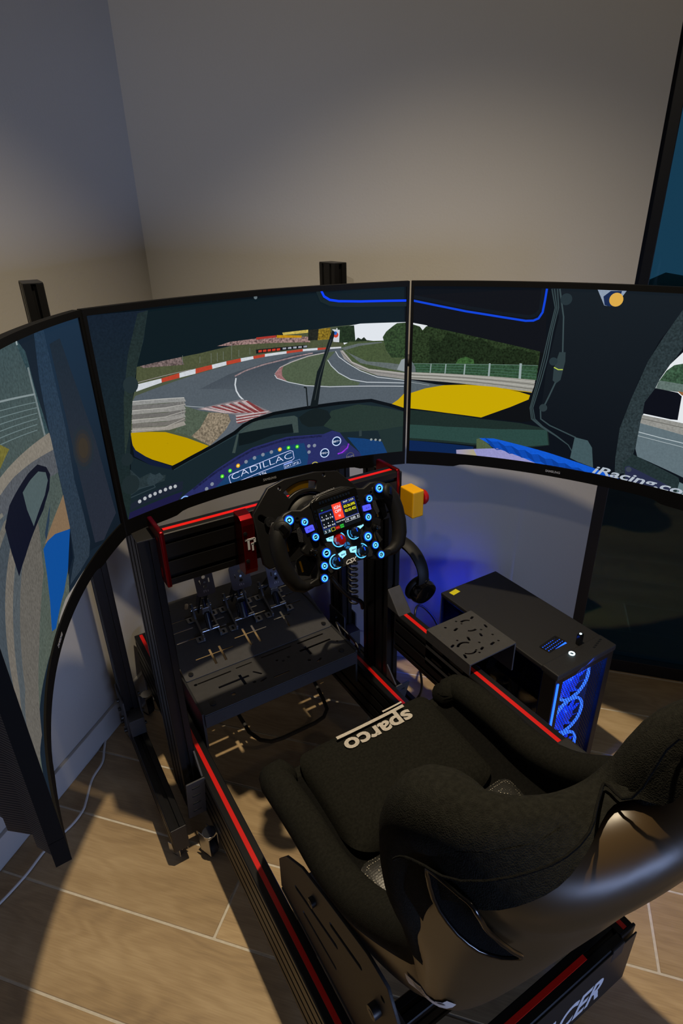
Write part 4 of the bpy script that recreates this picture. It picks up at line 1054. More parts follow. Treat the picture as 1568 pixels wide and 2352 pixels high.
# rear and front cross members
rear = profile('rear_crossmember', .04, .16, .50, frame((-.25, .31, ZR - .08), (0, 1, 0), (0, 0, 1), (1, 0, 0)), rig, caps=False)
MB().box(-.25, .165, .3048, .3152, ZR - .006, ZR + .0006).build('cover_strip', M['strip'], rear, bevel=.0005)
MB().box(-.287, .287, .2865, .2895, ZR - .158, ZR - .006).build('rear_cover', M['slotdark'], rear, bevel=.001)
lettering('lettering', 'TRAK RACER', .40, .068, frame((-.193, .2862, .118), (1, 0, 0), (0, 0, 1), (0, -1, 0)), M['white_print'], rear, shear=.35, bold=.025, thick=.0006)
for sx in (-1, 1):
    MB().prism([(0, 0), (.062, 0), (0, .062)], -.02, .02, frame((sx * .249, .33, ZR - .01), (-sx, 0, 0), (0, 1, 0), (0, 0, 1))).build('corner_bracket', M['steel_black'], rig, bevel=.002)
    MB().box(sx * .27 - .021, sx * .27 + .021, .294, .30, ZR - .03, ZR + .004).build('end_cap', M['plastic'], rig, bevel=.002)
    MB().box(sx * .232 - .017, sx * .232 + .017, .286, .292, ZR - .034, ZR + .002).build('end_cap', M['plastic_rough'], rig, bevel=.002)
for y in (1.42,):
    profile('crossmember', .04, .08, .50, frame((-.25, y, ZR - .06), (0, 1, 0), (0, 0, 1), (1, 0, 0)), rig)
for y in (.42, .63):
    profile('seat_crossmember', .04, .08, .50, frame((-.25, y, ZR - .04), (0, 1, 0), (0, 0, 1), (1, 0, 0)), rig)

# wheel deck beam between the uprights
BZ0, BZ1 = .797, .925
beam = profile('wheel_beam', .04, .12, .57, frame((-.285, 1.092, .862), (0, 1, 0), (0, 0, 1), (1, 0, 0)), rig, caps=False)
for yy in (1.092,):
    MB().box(-.28, .28, yy - .0052, yy + .0052, .922 - .006, .9226).build('cover_strip', M['strip'], beam, bevel=.0004)
for sx in (-1, 1):
    o = plate('end_plate', rrect(-.045, .045, -.064, .066, .006), [circ(-.02, .04, .005), slot(.015, .0, .03, .009, PI / 2), slot(-.015, -.04, .025, .008, PI / 2)], .010,
          frame((sx * .288, 1.116, .861), (0, 1, 0), (0, 0, 1), (1, 0, 0)), M['redalu'], rig, bevel=.0025)
    for zz in (.905, .86, .815): bolt(o, (sx * .281, 1.09, zz), (-sx, 0, 0), .005, .004)
# red motor side plates
for sx in (-1, 1):
    x0 = .025 + sx * .147
    mbp = MB(); prof = [(.0, -.070), (.030, -.070), (.036, -.066), (.040, -.055), (.040, .050), (.036, .062), (.026, .068), (0, .070)]
    mbp.prism(prof, -.014, .014, frame((x0, 1.074, .861 if sx < 0 else .846), (0, -1, 0), (0, 0, 1 if sx < 0 else .78), (1, 0, 0)))
    sp = mbp.build('motor_side_plate', M['redalu'], rig, bevel=.002)
    for zz in (.893, .828): bolt(sp, (x0 - .008, 1.034, zz), (0, -1, 0), .0045, .0025)
    if sx < 0:
        lg = MB(); R_ = frame((x0 - .010, 1.0338, .850), (1, 0, 0), (0, 0, 1), (0, -1, 0))
        for a, b, c, d in ((0, .022, .026, .030), (.005, .010, .004, .027), (.013, .024, .014, .018), (.019, .024, .014, .028), (.014, .018, 0, .016)):
            lg.box(a, b, c, d, 0, .0006, R_ @ Matrix.Shear('XZ', 4, (.0, .0)))
        lg.build('emblem', M['white_print'], sp)

# right hand side arm with shifter bracket
arm = profile('side_arm', .04, .12, .62, frame((.31, .455, .503 - .06), (1, 0, 0), (0, 0, 1), (0, 1, 0)), rig)
strip_on(arm, .31, .535, 1.07, .503)
acap = MB(); acap.box(.288, .332, .452, .535, .484, .507); acap.build('arm_cap', M['plastic_rough'], arm, bevel=.006, segs=3)
ab = MB(); ab.prism([(0, 0), (.055, 0), (0, .06)], -.021, .021, frame((.31, 1.11, .503), (0, -1, 0), (0, 0, 1), (1, 0, 0))); ab.build('arm_bracket', M['steel_black'], arm, bevel=.003)
SX0, SX1, SY0, SY1, SZ = .290, .440, .782, .942, .532
holes = [arc_slot(.036, .05, .022, .006, .6, 2.4), arc_slot(.036, .05, .022, .006, 3.7, 5.5), slot(.012, .03, .016, .006, 1.2), slot(.064, .075, .016, .006, 1.2),
         slot(.012, .075, .014, .006, .4), slot(.066, .03, .014, .006, .4), circ(.05, .022, .003), circ(.036, .085, .003), circ(.076, .05, .003),
         arc_slot(.10, .115, .022, .006, .7, 1.9), arc_slot(.10, .115, .022, .006, 3.9, 5.0), slot(.062, .12, .016, .006, .3), slot(.13, .135, .014, .006, .4),
         slot(.135, .09, .014, .006, 1.3), slot(.10, .07, .014, .006, 1.2), circ(.085, .145, .003), circ(.115, .085, .003), circ(.09, .13, .0025), circ(.045, .14, .0035), circ(.125, .055, .003), slot(.10, .03, .016, .006, .2), circ(.12, .03, .003)]
sh = plate('shifter_plate', rrect(0, SX1 - SX0, 0, SY1 - SY0, .003), holes, .004, frame((SX0, SY0, SZ), (1, 0, 0), (0, 1, 0), (0, 0, 1)), M['steel_black'], rig)
plate('side_flange', rrect(0, SY1 - SY0, -.105, 0, .003), [slot(.045, -.035, .05, .006), slot(.115, -.035, .04, .006), slot(.045, -.075, .05, .006), slot(.115, -.075, .04, .006)], .004,
      frame((SX0 + .002, SY0, SZ), (0, 1, 0), (0, 0, 1), (1, 0, 0)), M['steel_black'], sh)
plate('side_flange', rrect(0, SY1 - SY0, -.085, 0, .003), [slot(.05, -.03, .04, .006), slot(.11, -.03, .04, .006), circ(.08, -.06, .008)], .004,
      frame((SX1 - .002, SY0, SZ), (0, 1, 0), (0, 0, 1), (1, 0, 0)), M['steel_black'], sh)

# pedal deck
TA = math.atan(.276)
deck_m = frame((-.235, 1.33, .322), (1, 0, 0), (0, math.cos(TA), math.sin(TA)), (0, -math.sin(TA), math.cos(TA)))
def hash_slot(x0, x1, cy, xs, w=.0026, v=.0034, dn=.026, upw=.026):
    lo = [(x0, cy - w)]; hi = [(x1, cy + w)]
    for a_ in xs: lo += [(a_ - v, cy - w), (a_ - v, cy - dn), (a_ + v, cy - dn), (a_ + v, cy - w)]
    for a_ in xs[::-1]: hi += [(a_ + v, cy + w), (a_ + v, cy + upw), (a_ - v, cy + upw), (a_ - v, cy + w)]
    return lo + [(x1, cy - w)] + hi + [(x0, cy + w)]
dh = [hash_slot(.050, .165, .060, [.098, .128], dn=.038, upw=.020), hash_slot(.180, .285, .085, [.215, .245], dn=.045, upw=.025), hash_slot(.318, .375, .100, [.350], dn=.045, upw=.022)]
for yy, xs in ((.135, ((.06, .08), (.40, .06))), (.175, ((.05, .07), (.155, .06), (.265, .06), (.40, .05))), (.215, ((.06, .08), (.17, .07), (.29, .06), (.41, .05))), (.145, ((.155, .05), (.285, .05)))):
    for cx, ln in xs: dh.append(slot(cx, yy, ln, .0052))
dh += [slot(.095, .262, .028, .011, 1.15), slot(.03, .262, .03, .005), slot(.40, .255, .03, .005), circ(.02, .02, .006), circ(.45, .02, .006), slot(.29, .262, .05, .006)]
dk = plate('pedal_plate', rrect(0, .47, 0, .30, .006), dh, .004, deck_m, M['steel_black'], rig)
hm = frame((-.235, 1.185, .318), (1, 0, 0), (0, 1, 0), (0, 0, 1))
hh = [slot(.075, .125, .10, .006), slot(.165, .128, .05, .005), slot(.27, .130, .10, .005), slot(.385, .130, .09, .007), hash_slot(.330, .435, .095, [.352], w=.004, v=.004, dn=.03, upw=.012), hash_slot(.070, .160, .080, [.138], w=.004, v=.004, dn=.028, upw=.018),
      slot(.185, .078, .030, .006, -.9), circ(.163, .048, .005), slot(.188, .042, .022, .006, .3), circ(.095, .035, .006), circ(.02, .125, .005),
      circ(.335, .045, .005), slot(.36, .030, .020, .006, .4), circ(.29, .09, .004), circ(.27, .083, .004), circ(.255, .095, .004), circ(.448, .075, .004), slot(.24, .035, .05, .006)]
hp = plate('heel_plate', rrect(0, .47, 0, .147, .004), hh, .004, hm, M['steel_black'], rig)
MB().box(-.235, .235, 1.183, 1.187, .278, .318).build('front_lip', M['steel_shaded'], hp, bevel=.001)
for sx in (-1, 1):
    MB().box(sx * .237 - .003, sx * .237 + .003, 1.19, 1.60, .20, .322).build('deck_side', M['steel_shaded'], rig)
    bolt(hp, (sx * .20, 1.215, .320), (0, 0, 1), .008, .003)
    bolt(dk, (sx * .215, 1.345, .329), (0, 0, 1), .007, .003)
# bent steel hoop under the deck
MB().tube([(-.10, 1.42, .22), (-.095, 1.40, .12), (-.085, 1.29, .085), (-.07, 1.245, .085), (-.045, 1.222, .085), (-.01, 1.215, .085), (.10, 1.215, .085), (.135, 1.222, .085), (.16, 1.245, .085), (.172, 1.29, .085), (.18, 1.40, .12), (.185, 1.42, .22)],
          .006, 10).build('hoop', M['steel_black'], rig, smooth=50)
for x, y in ((-.295, 1.69), (.295, 1.66)):
    MB().lathe([(.020, 0), (.020, .008), (.006, .012), (.006, .09)], 16, Matrix.Translation((x + .01 * (1 if x < 0 else -1), y, 0))).build('levelling_foot', M['chrome'], rig, smooth=35)

# ------------------------------------------------------------------ pedals
def make_pedal(name, label, x, wide, face_z, face_y, fw, fh):
    t = thing(name, label, 'pedal', (x, 1.49, .36), group='pedals bolted to the pedal deck')
    def dz(y): return .3245 + (y - 1.33) * .276
    for s in (-1, 1):
        px = x + s * wide
        pr = [(1.435, dz(1.435)), (1.535, dz(1.535)), (1.540, dz(1.535) + .045), (1.525, dz(1.535) + .052), (1.50, dz(1.50) + .022), (1.435, dz(1.435) + .012)]
        sp = MB().prism(pr, -.003, .003, frame((px, 0, 0), (0, 1, 0), (0, 0, 1), (1, 0, 0))).build('side_bracket', M['steel'], t, bevel=.0008)
        for yy in (1.445, 1.522):
            ear = plate('mounting_ear', rrect(-.011, .011, -.011, .011, .004), [slot(0, 0, .013, .006, PI / 2)], .003,
                  frame((px + s * .011, yy, dz(yy) + .0025), (1, 0, 0), (0, math.cos(TA), math.sin(TA)), (0, -math.sin(TA), math.cos(TA))), M['steel'], sp)
    pv = Vector((x, 1.525, dz(1.525) + .034))
    MB().cyl(pv - Vector((wide + .006, 0, 0)), pv + Vector((wide + .006, 0, 0)), .006, seg=16).build('pivot', M['chrome'], t, smooth=40)
    fc = Vector((x, face_y, face_z))
    for s in (-1, 1):
        a = pv + Vector((s * .010, 0, 0)); b = fc + Vector((s * .010, .012, -.012))
        d = (b - a).normalized(); q = Vector((1, 0, 0)).cross(d)
        mb = MB(); mb.box(-.002, .002, -.012, .012, -.012, (b - a).length, frame(a, (1, 0, 0), q, d)); mb.build('pedal_arm', M['darksteel'], t, bevel=.001)
    # damper / spring
    a = Vector((x, 1.452, dz(1.452) + .020)); b = pv + (fc - pv) * .42 + Vector((0, -.006, 0))
    mb = MB(); mb.cyl(a, a.lerp(b, .55), .009 if wide < .03 else .014, seg=16); mb.cyl(a.lerp(b, .5), b, .005, seg=12); mb.build('damper', M['darksteel'], t, smooth=40)
    mb = MB(); mb.cyl(a - Vector((wide, 0, 0)), a + Vector((wide, 0, 0)), .0065, seg=16); mb.build('cross_pin', M['chrome'], t, smooth=40)
    cl = a.lerp(b, .62); mb = MB(); mb.box(-.012, .012, -.006, .006, -.010, .012, Matrix.Translation(cl)); mb.build('clevis', M['steel'], t, bevel=.002)
    if wide > .03:
        mb = MB()
        d = (b - a)
        pts = [a + d * (.12 + .4 * k / 60) + Vector((math.cos(k * .75) * .017, 0, math.sin(k * .75) * .017)) for k in range(61)]
        mb.tube(pts, .0022, 6); mb.build('spring', M['darksteel'], t, smooth=60)
    tl = math.radians(16)
    fm = frame(fc, (1, 0, 0), (0, math.sin(tl), math.cos(tl)), (0, -math.cos(tl), math.sin(tl)))
    pd = plate('pedal_face', rrect(-fw, fw, -fh, fh, .010), [circ(0, fh * .45, .0055), circ(0, -fh * .30, .0055), slot(-fw * .5, fh * .12, .014, .004, PI / 2), slot(fw * .5, fh * .12, .014, .004, PI / 2)], .004, fm, M['pedal_plate'], t)
    bolt(pd, fm @ Vector((0, fh * .06, .002)), fm.to_3x3() @ Vector((0, 0, 1)), .0035, .002, M['chrome'])
    mk = MB(); 
    for a_, b_ in ((-.008, -.006), (-.002, 0.0), (.004, .006)): mk.box(a_, b_, -fh * .72, -fh * .58, .0021, .0024, fm)
    mk.box(-.008, 0.0, -fh * .58, -fh * .55, .0021, .0024, fm)
    mk.build('marking', M['white_print'], pd)
    return t
make_pedal('clutch_pedal', 'left clutch pedal with grey drilled face plate, nearest the left upright', -.112, .026, .545, 1.445, .027, .038)
make_pedal('brake_pedal', 'middle brake pedal with stout spring and wider grey face', -.002, .032, .525, 1.450, .031, .038)
make_pedal('throttle_pedal', 'right throttle pedal, its grey face half hidden by the steering wheel', .112, .026, .49, 1.455, .027, .040)

# ------------------------------------------------------------------ wheel base
wb = thing('steering_motor', 'black direct drive steering motor with octagonal mounting plate behind the steering wheel', 'motor', (0.0, 1.05, .86))
wm = frame((.0265, 1.035, .880), (1, 0, 0), (0, .373, .928), (0, -.928, .373))
oct_ = [(-.132, -.062), (-.122, -.075), (.122, -.075), (.132, -.062), (.132, .040), (.085, .092), (.03, .102), (-.045, .102), (-.085, .092), (-.132, .045)]
mpz = plate('mounting_plate', oct_, [circ(0, .0, .062, 40), arc_slot(-.005, .002, .078, .016, 1.15, 2.15, 14), slot(-.105, .025, .04, .012, 2.4), slot(.105, .025, .04, .012, .75), circ(-.06, .085, .003), circ(.05, .09, .003)], .012, wm, M['alu'], wb, bevel=.002)
for sx in (-1, 1): bolt(mpz, wm @ Vector((sx * .10, .022, .006)), wm.to_3x3() @ Vector((0, 0, 1)), .011, .010, M['darksteel'])
MB().lathe([(.060, -.20), (.060, -.005), (.056, .0), (.045, .004), (.045, .03), (.030, .034), (.030, .055)], 40, wm).build('motor_housing', M['plastic'], wb, smooth=35)
arcp = arc_slot(-.005, .002, .078, .022, 1.3, 2.0, 12)
plate('yellow_inlay', arcp, [], .003, wm @ Matrix.Translation((0, 0, -.010)), M['yellow'], wb)
MB().box(-.055, .055, -.13, .0, -.075, -.01, wm).build('rear_block', M['plastic_rough'], wb, bevel=.006)

# ------------------------------------------------------------------ steering wheel (local axes: x right, y up, z towards the driver)
tau, rho = math.radians(21.88), math.radians(3.57)
nW = Vector((0, -math.cos(tau), math.sin(tau))); XW = Vector((1, 0, 0)); YW = nW.cross(XW)
exW = XW * math.cos(rho) + YW * math.sin(rho); eyW = YW * math.cos(rho) - XW * math.sin(rho)
SW = frame((.0288, .9259, .9236), exW, eyW, nW) @ Matrix.Scale(.93, 4)
sw = thing('steering_wheel', 'black formula style steering wheel with glowing blue buttons and a small display', 'steering wheel', mtx=SW)
def wpart(mb, name, m, par=None, bevel=0, smooth=None): return mb.build(name, m, par or sw, bevel=bevel, smooth=smooth, world=False)
half = [(0, .0715), (.029, .0700), (.047, .0635), (.060, .0560), (.080, .0510), (.100, .0575), (.118, .0550), (.132, .046), (.142, .034), (.148, .018),
        (.138, .004), (.118, .012), (.100, .014), (.0915, .010), (.0955, -.014), (.090, -.021), (.0985, -.0265), (.104, -.030), (.098, -.044), (.078, -.052), (.0725, -.060), (.081, -.083), (.087, -.0985), (.106, -.102),
        (.112, -.108), (.104, -.1145), (.084, -.117), (.066, -.114), (.050, -.108), (.040, -.101), (.016, -.0985), (0, -.0985)]
outline = half + [(-x, y) for x, y in half[-2:0:-1]]
bodyo = plate('face_plate', outline, [], .012, Matrix.Identity(4), M['plastic'], sw, bevel=.003, world=False)
ctr = [(0, .066), (.030, .066), (.046, .058), (.058, .046), (.060, -.010), (.046, -.045), (.062, -.085), (.055, -.100), (0, -.096)]
plate('carbon_panel', ctr + [(-x, y) for x, y in ctr[-2:0:-1]], [], .003, Matrix.Translation((0, 0, .0065)), M['carbon'], bodyo, bevel=.0006, world=False)
for sx in (-1, 1):
    plate('carbon_insert', [(sx * .088, .018), (sx * .101, .016), (sx * .104, -.012), (sx * .094, -.016)], [], .004, Matrix.Translation((0, 0, .0045)), M['carbon'], bodyo, world=False)
wpart(MB().lathe([(.034, -.095), (.034, -.04), (.044, -.03), (.044, -.004)], 32), 'quick_release', M['plastic'], smooth=35)
bx = MB(); bx.box(-.062, .062, -.085, .055, -.030, -.004); wpart(bx, 'rear_housing', M['plastic_rough'], bevel=.008)
for sx in (-1, 1):
    path = [(.100, .040, -.004), (.122, .036, -.002), (.138, .024, 0), (.1475, .004, .001), (.151, -.020, .001), (.150, -.048, .001), (.1445, -.074, 0), (.1345, -.096, -.001), (.118, -.107, -.003), (.098, -.109, -.005)]
    rad = [.011, .0165, .0185, .018, .017, .0165, .0165, .0155, .0125, .009]
    wpart(MB().tube([(sx * a, b, c) for a, b, c in path], rad, 14, squash=(1.0, 1.05)), 'grip', M['rubber'], smooth=60)
    cap = MB(); cap.lathe([(.0185, 0), (.019, .004), (.016, .008), (.008, .0095)], 24, Matrix.Translation((sx * .134, .026, .012)) @ Matrix.Rotation(sx * .5, 4, 'Y'))
    wpart(cap, 'thumb_pod', M['rubber'], smooth=50)
    th = MB(); th.box(-.006, .006, -.010, .010, 0, .004, Matrix.Translation((sx * .1335, .027, .020)) @ Matrix.Rotation(sx * .5, 4, 'Y') @ Matrix.Rotation(sx * -.5, 4, 'Z'))
    wpart(th, 'thumb_wheel', M['gloss'], bevel=.0015)
    pd = plate('paddle', [(sx * .06, .030), (sx * .135, .040), (sx * .148, .02), (sx * .145, -.035), (sx * .12, -.045), (sx * .07, -.02)], [], .004, Matrix.Translation((0, 0, -.034)), M['carbon'], sw, bevel=.001, world=False)
    MB().box(sx * .118 - .002, sx * .118 + .002, -.03, .0, -.0315, -.030).build('paddle_mark', M['yellow'], pd, world=False)
    pd2 = plate('paddle', [(sx * .05, -.040), (sx * .105, -.055), (sx * .118, -.085), (sx * .085, -.10), (sx * .055, -.075)], [], .004, Matrix.Translation((0, 0, -.038)), M['carbon'], sw, bevel=.001, world=False)
    MB().box(sx * .098 - .002, sx * .098 + .002, -.085, -.060, -.0355, -.034).build('paddle_mark', M['yellow'], pd2, world=False)
# lit push buttons
def button(x, y, r, sym):
    b = wpart(MB().lathe([(r * 1.28, .004), (r * 1.28, .010), (r * 1.12, .0135)], 28, Matrix.Translation((x, y, 0))), 'button', M['plastic'], smooth=40)
    T = Matrix.Translation((x, y, 0))
    def annulus(r0, r1, z0, z1, nm, mm):
        mb = MB(); vs = []; n = 28
        for rr, z in ((r0, z0), (r1, z0), (r1, z1), (r0, z1)):
            vs += [(rr * math.cos(2 * PI * k / n), rr * math.sin(2 * PI * k / n), z) for k in range(n)]
        fs = [(a * n + k, a * n + (k + 1) % n, ((a + 1) % 4) * n + (k + 1) % n, ((a + 1) % 4) * n + k) for a in range(4) for k in range(n)]
        mb.add(vs, fs, T); mb.build(nm, mm, b, world=False)
    annulus(r * .84, r * 1.08, .0135, .0142, 'halo_ring', M['btn_blue'])
    annulus(r * .56, r * .84, .0135, .0152, 'lit_ring', M['btn_glow'])
    MB().lathe([(r * .56, .0130), (r * .56, .0140)], 24, T).build('button_cap', M['gloss'], b, world=False)
    g = MB()
    if sym == '-': g.box(-r * .3, r * .3, -r * .09, r * .09, .0140, .0146, T)
    elif sym == '+': g.box(-r * .3, r * .3, -r * .1, r * .1, .0140, .0146, T); g.box(-r * .1, r * .1, -r * .3, r * .3, .0140, .0146, T)
    elif sym == 'o': g.lathe([(r * .26, .0140), (r * .26, .0146)], 12, T)
    else:
        lettering('symbol', sym, r * .5, r * .5, Matrix.Translation((x - r * .25, y - r * .25, .0141)), M['btn_cap'], b, bold=.02, thick=.0005, world=False)
        return
    g.build('symbol', M['btn_cap'], b, world=False)
R1, R2 = .0098, .0080
for x, y, r, sl, sr in ((.1144, .0398, R1, '+', 'P'), (.0823, .0254, R2, 'F', '-'), (.0678, -.0128, R2, '-', '3'), (.0540, -.0535, R1, '-', 'o'), (.0666, -.0779, R2, 'o', '+'), (.0743, -.1031, R2, 'L', 'C')):
    button(-x, y, r, sl); button(x, y, r, sr)
for sx in (-1, 1):
    # small switches with mark
    s = wpart(MB().lathe([(.0085, .004), (.0085, .012), (.0055, .014), (.0055, .024), (.0045, .026)], 20, Matrix.Translation((sx * .0805, -.0414, 0))), 'joystick', M['gloss'], smooth=40)
    MB().lathe([(.0035, .026), (.0035, .0266)], 12, Matrix.Translation((sx * .0805, -.0414, 0))).build('joystick_top', M['chrome'], s, world=False)
    wpart(MB().lathe([(.0055, .004), (.0055, .0085), (.0035, .0085), (.003, .0060)], 16, Matrix.Translation((sx * .094, .036, 0))), 'screw', M['darksteel'], smooth=40)
    mb = MB(); mb.box(-.0095, .0095, -.0062, .0062, .004, .0115, Matrix.Translation((sx * .0735, .0070, 0)) @ Matrix.Rotation(-.05 * sx, 4, 'Z'))
    k = wpart(mb, 'rocker', M['violet_glow'], bevel=.0015)
    lettering('symbol', 'BITE' if sx < 0 else 'AUX', .011, .0035, Matrix.Translation((sx * .0735 - .0055, .0055, .0118)), M['ink'], k, bold=.02, thick=.0004, world=False)
# rotary knobs with lit pods
def knob(x, y, sx, clr, txt):
    ring = wpart(MB().tube([(x + .0155 * math.cos(a), y + .0155 * math.sin(a), .0092) for a in [((1.0 if sx > 0 else PI - 1.0) + .45 * 1 + k * (2 * PI - 1.3) / 26 * (1)) for k in range(27)]], .0011, 6), 'pod_ring', M['btn_glow'], smooth=60)
    px = x + sx * .019; py = y + .0075
    poly = [(px - sx * .005, py - .007), (px + sx * .0085, py - .002), (px + sx * .0095, py + .007), (px + sx * .004, py + .0095), (px - sx * .010, py + .0065)]
    lp = plate('lit_pod', poly if sx > 0 else poly[::-1], [], .0016, Matrix.Translation((0, 0, .0092)), M['btn_cap'], sw, world=False)
    lettering('symbol', txt, .010, .0036, Matrix.Translation((px - .004, py, .0101)), M['ink'], lp, bold=.02, thick=.0003, world=False)
    kb = wpart(MB().lathe([(.0115, .008), (.0125, .010), (.0122, .020), (.0095, .0245), (.004, .026)], 10, Matrix.Translation((x, y, 0))), 'knob', clr, smooth=25)
    MB().box(x - .0012, x + .0012, y + .002, y + .010, .0245, .0262).build('pointer', M['btn_blue'], kb, world=False)
knob(-.0150, -.0370, -1, M['knob_red'], 'TC')
knob(.0255, -.0335, 1, M['knob_clear'], 'TCX')
knob(-.0350, -.0800, 1, M['knob_clear'], 'BRAKE')
knob(.0315, -.0790, -1, M['knob_clear'], 'MAP')
# emblem and lettering
em = []
for k in range(3):
    a0 = PI / 2 + k * 2 * PI / 3
    em.append([(.0075 * math.cos(a0 + d), .0075 * math.sin(a0 + d)) for d in [.18 + (2 * PI / 3 - .36) * j / 6 for j in range(7)]] + [(.0012 * math.cos(a0 + PI / 3), .0012 * math.sin(a0 + PI / 3))])
emb = MB()
for p in em: emb.prism(p, .0080, .0088, Matrix.Translation((.001, -.0555, 0)))
wpart(emb, 'emblem', M['star'])
lettering('lettering', 'CSX', .030, .0095, Matrix.Translation((-.013, -.0955, .0081)), M['white_print'], sw, shear=.5, bold=.03, thick=.0004, world=False)
lettering('lettering', 'CUBE CONTROLS', .055, .0035, frame((-.045, .0665, .0064), (1, .06, 0), (-.06, 1, 0), (0, 0, 1)), M['badge'], sw, shear=.3, bold=.02, thick=.0004, world=False)
# display with shift lights
dsp = plate('display_bezel', rrect(-.058, .058, -.024, .060, .006), [], .007, Matrix.Translation((0, 0, .0105)), M['gloss'], sw, bevel=.0015, world=False)
for k in range(11): MB().box(-.037 + k * .0072 - .0024, -.037 + k * .0072 + .0024, .0490, .0550, .0138, .0152).build('shift_light', M['knob_clear'], dsp, bevel=.0008, world=False)
for sx in (-1, 1):
    for k in range(3): MB().box(sx * .0535 - .002, sx * .0535 + .002, .020 + k * .008, .025 + k * .008, .0138, .0150).build('side_light', M['knob_clear'], dsp, bevel=.0006, world=False)
def dmat(name, col, s=1.0): return mat(name, '050608', .3, emit=col, strength=s)
DM = {'bg': dmat('display ground', '0a1016'), 'red': dmat('display red', 'f2402c', 1.2), 'line': dmat('display line', '2c3fb8', 1.2), 'white': dmat('display white', 'd8dee6', 1.1), 'yel': dmat('display yellow', 'e6e022', 1.2), 'grn': dmat('display green', '2fbf3a', 1.0), 'dred': dmat('display dark red', '7c120e'), 'cyan': dmat('display cyan', '4a7c88')}
DX0, DX1, DY0, DY1 = -.0475, .0475, -.0150, .0415
scn = MB().box(DX0, DX1, DY0, DY1, .0138, .0143).build('screen', DM['bg'], dsp, world=False)
scn['label'] = 'small colour display reading IGN OFF with lap times'
def dbox(x0, x1, y0, y1, m, z=.0001): MB().box(x0, x1, y0, y1, .0142, .0144 + z).build('screen_field', DM[m], scn, world=False)
def drect(x0, x1, y0, y1, m, w=.0005):
    mb = MB()
    for a, b, c, d in ((x0, x1, y1 - w, y1), (x0, x1, y0, y0 + w), (x0, x0 + w, y0, y1), (x1 - w, x1, y0, y1)): mb.box(a, b, c, d, .0142, .0146)
    mb.build('screen_frame', DM[m], scn, world=False)
def dtext(s, x, y, w, h, m): lettering('screen_text', s, w, h, Matrix.Translation((x, y, .0147)), DM[m], scn, bold=.012, thick=.0002, world=False)
dbox(-.0125, .0105, .0055, .0405, 'red')
dtext('IGN', -.0085, .0290, .0155, .0065, 'white'); dtext('OFF', -.0085, .0205, .0155, .0065, 'white'); dtext('N', -.0020, .0105, .0042, .0050, 'white')
drect(.0125, .0465, .0040, .0335, 'line'); drect(.0125, .0465, .0345, .0412, 'line'); drect(-.0465, -.0145, -.0050, .0300, 'line'); dbox(-.0465, -.0145, .0310, .0318, 'line')
dtext('03:36.095', .0150, .0250, .0290, .0058, 'yel'); dtext('02:32.422', .0150, .0155, .0290, .0058, 'yel'); dtext('00:07  2 210', .0160, .0362, .0270, .0032, 'white')
drect(.0095, .0468, -.0060, .0030, 'white'); dtext('79  0.00  0', .0125, -.0040, .0315, .0048, 'white')
for i in range(3):
    dtext(('113', '0.0', '13')[i], -.0445 + i * .0105, .0140, .0072, .0036, 'white'); dtext(('0.0', '98.0', '0.0')[i], -.0445 + i * .0105, -.0020, .0075, .0034, 'white')
    dbox(-.0420 + i * .0105, -.0405 + i * .0105, .0205, .0235, 'white'); dbox(-.0420 + i * .0105, -.0405 + i * .0105, .0045, .0070, 'white')
dbox(-.0390, -.0355, .0350, .0368, 'grn')
drect(-.0465, -0.0320, -.0140, -.0065, 'cyan'); drect(-.0370, -.0290, -.0140, -.0065, 'cyan'); drect(-.0275, -.0190, -.0140, -.0065, 'yel')
dtext('3', -.0445, -.0125, .0038, .0046, 'white'); dtext('5', -.0350, -.0125, .0038, .0046, 'white')
dbox(-.0175, -.0070, -.0140, -.0065, 'dred'); dtext('49.8', -.0165, -.0120, .0085, .0036, 'red'); dbox(-.0055, .0035, -.0140, -.0065, 'grn'); dtext('OFF', -.0048, -.0120, .0078, .0036, 'bg')
dtext('R.LAP REF', -.0115, .0000, .0200, .0026, 'white')

# ------------------------------------------------------------------ emergency stop
es = thing('emergency_stop_button', 'yellow box with red mushroom stop button on the right beam end', 'stop button', (.31, 1.045, .83))
MB().box(.294, .328, 1.020, 1.072, .812, .882).build('box', M['yellow'], es, bevel=.004, segs=3)
MB().lathe([(.010, 0), (.010, .010), (.019, .012), (.020, .018), (.017, .024), (.008, .027)], 24, frame((.327, 1.046, .850), (0, 1, 0), (0, 0, 1), (1, 0, 0))).build('mushroom_button', M['red_button'], es, smooth=45)

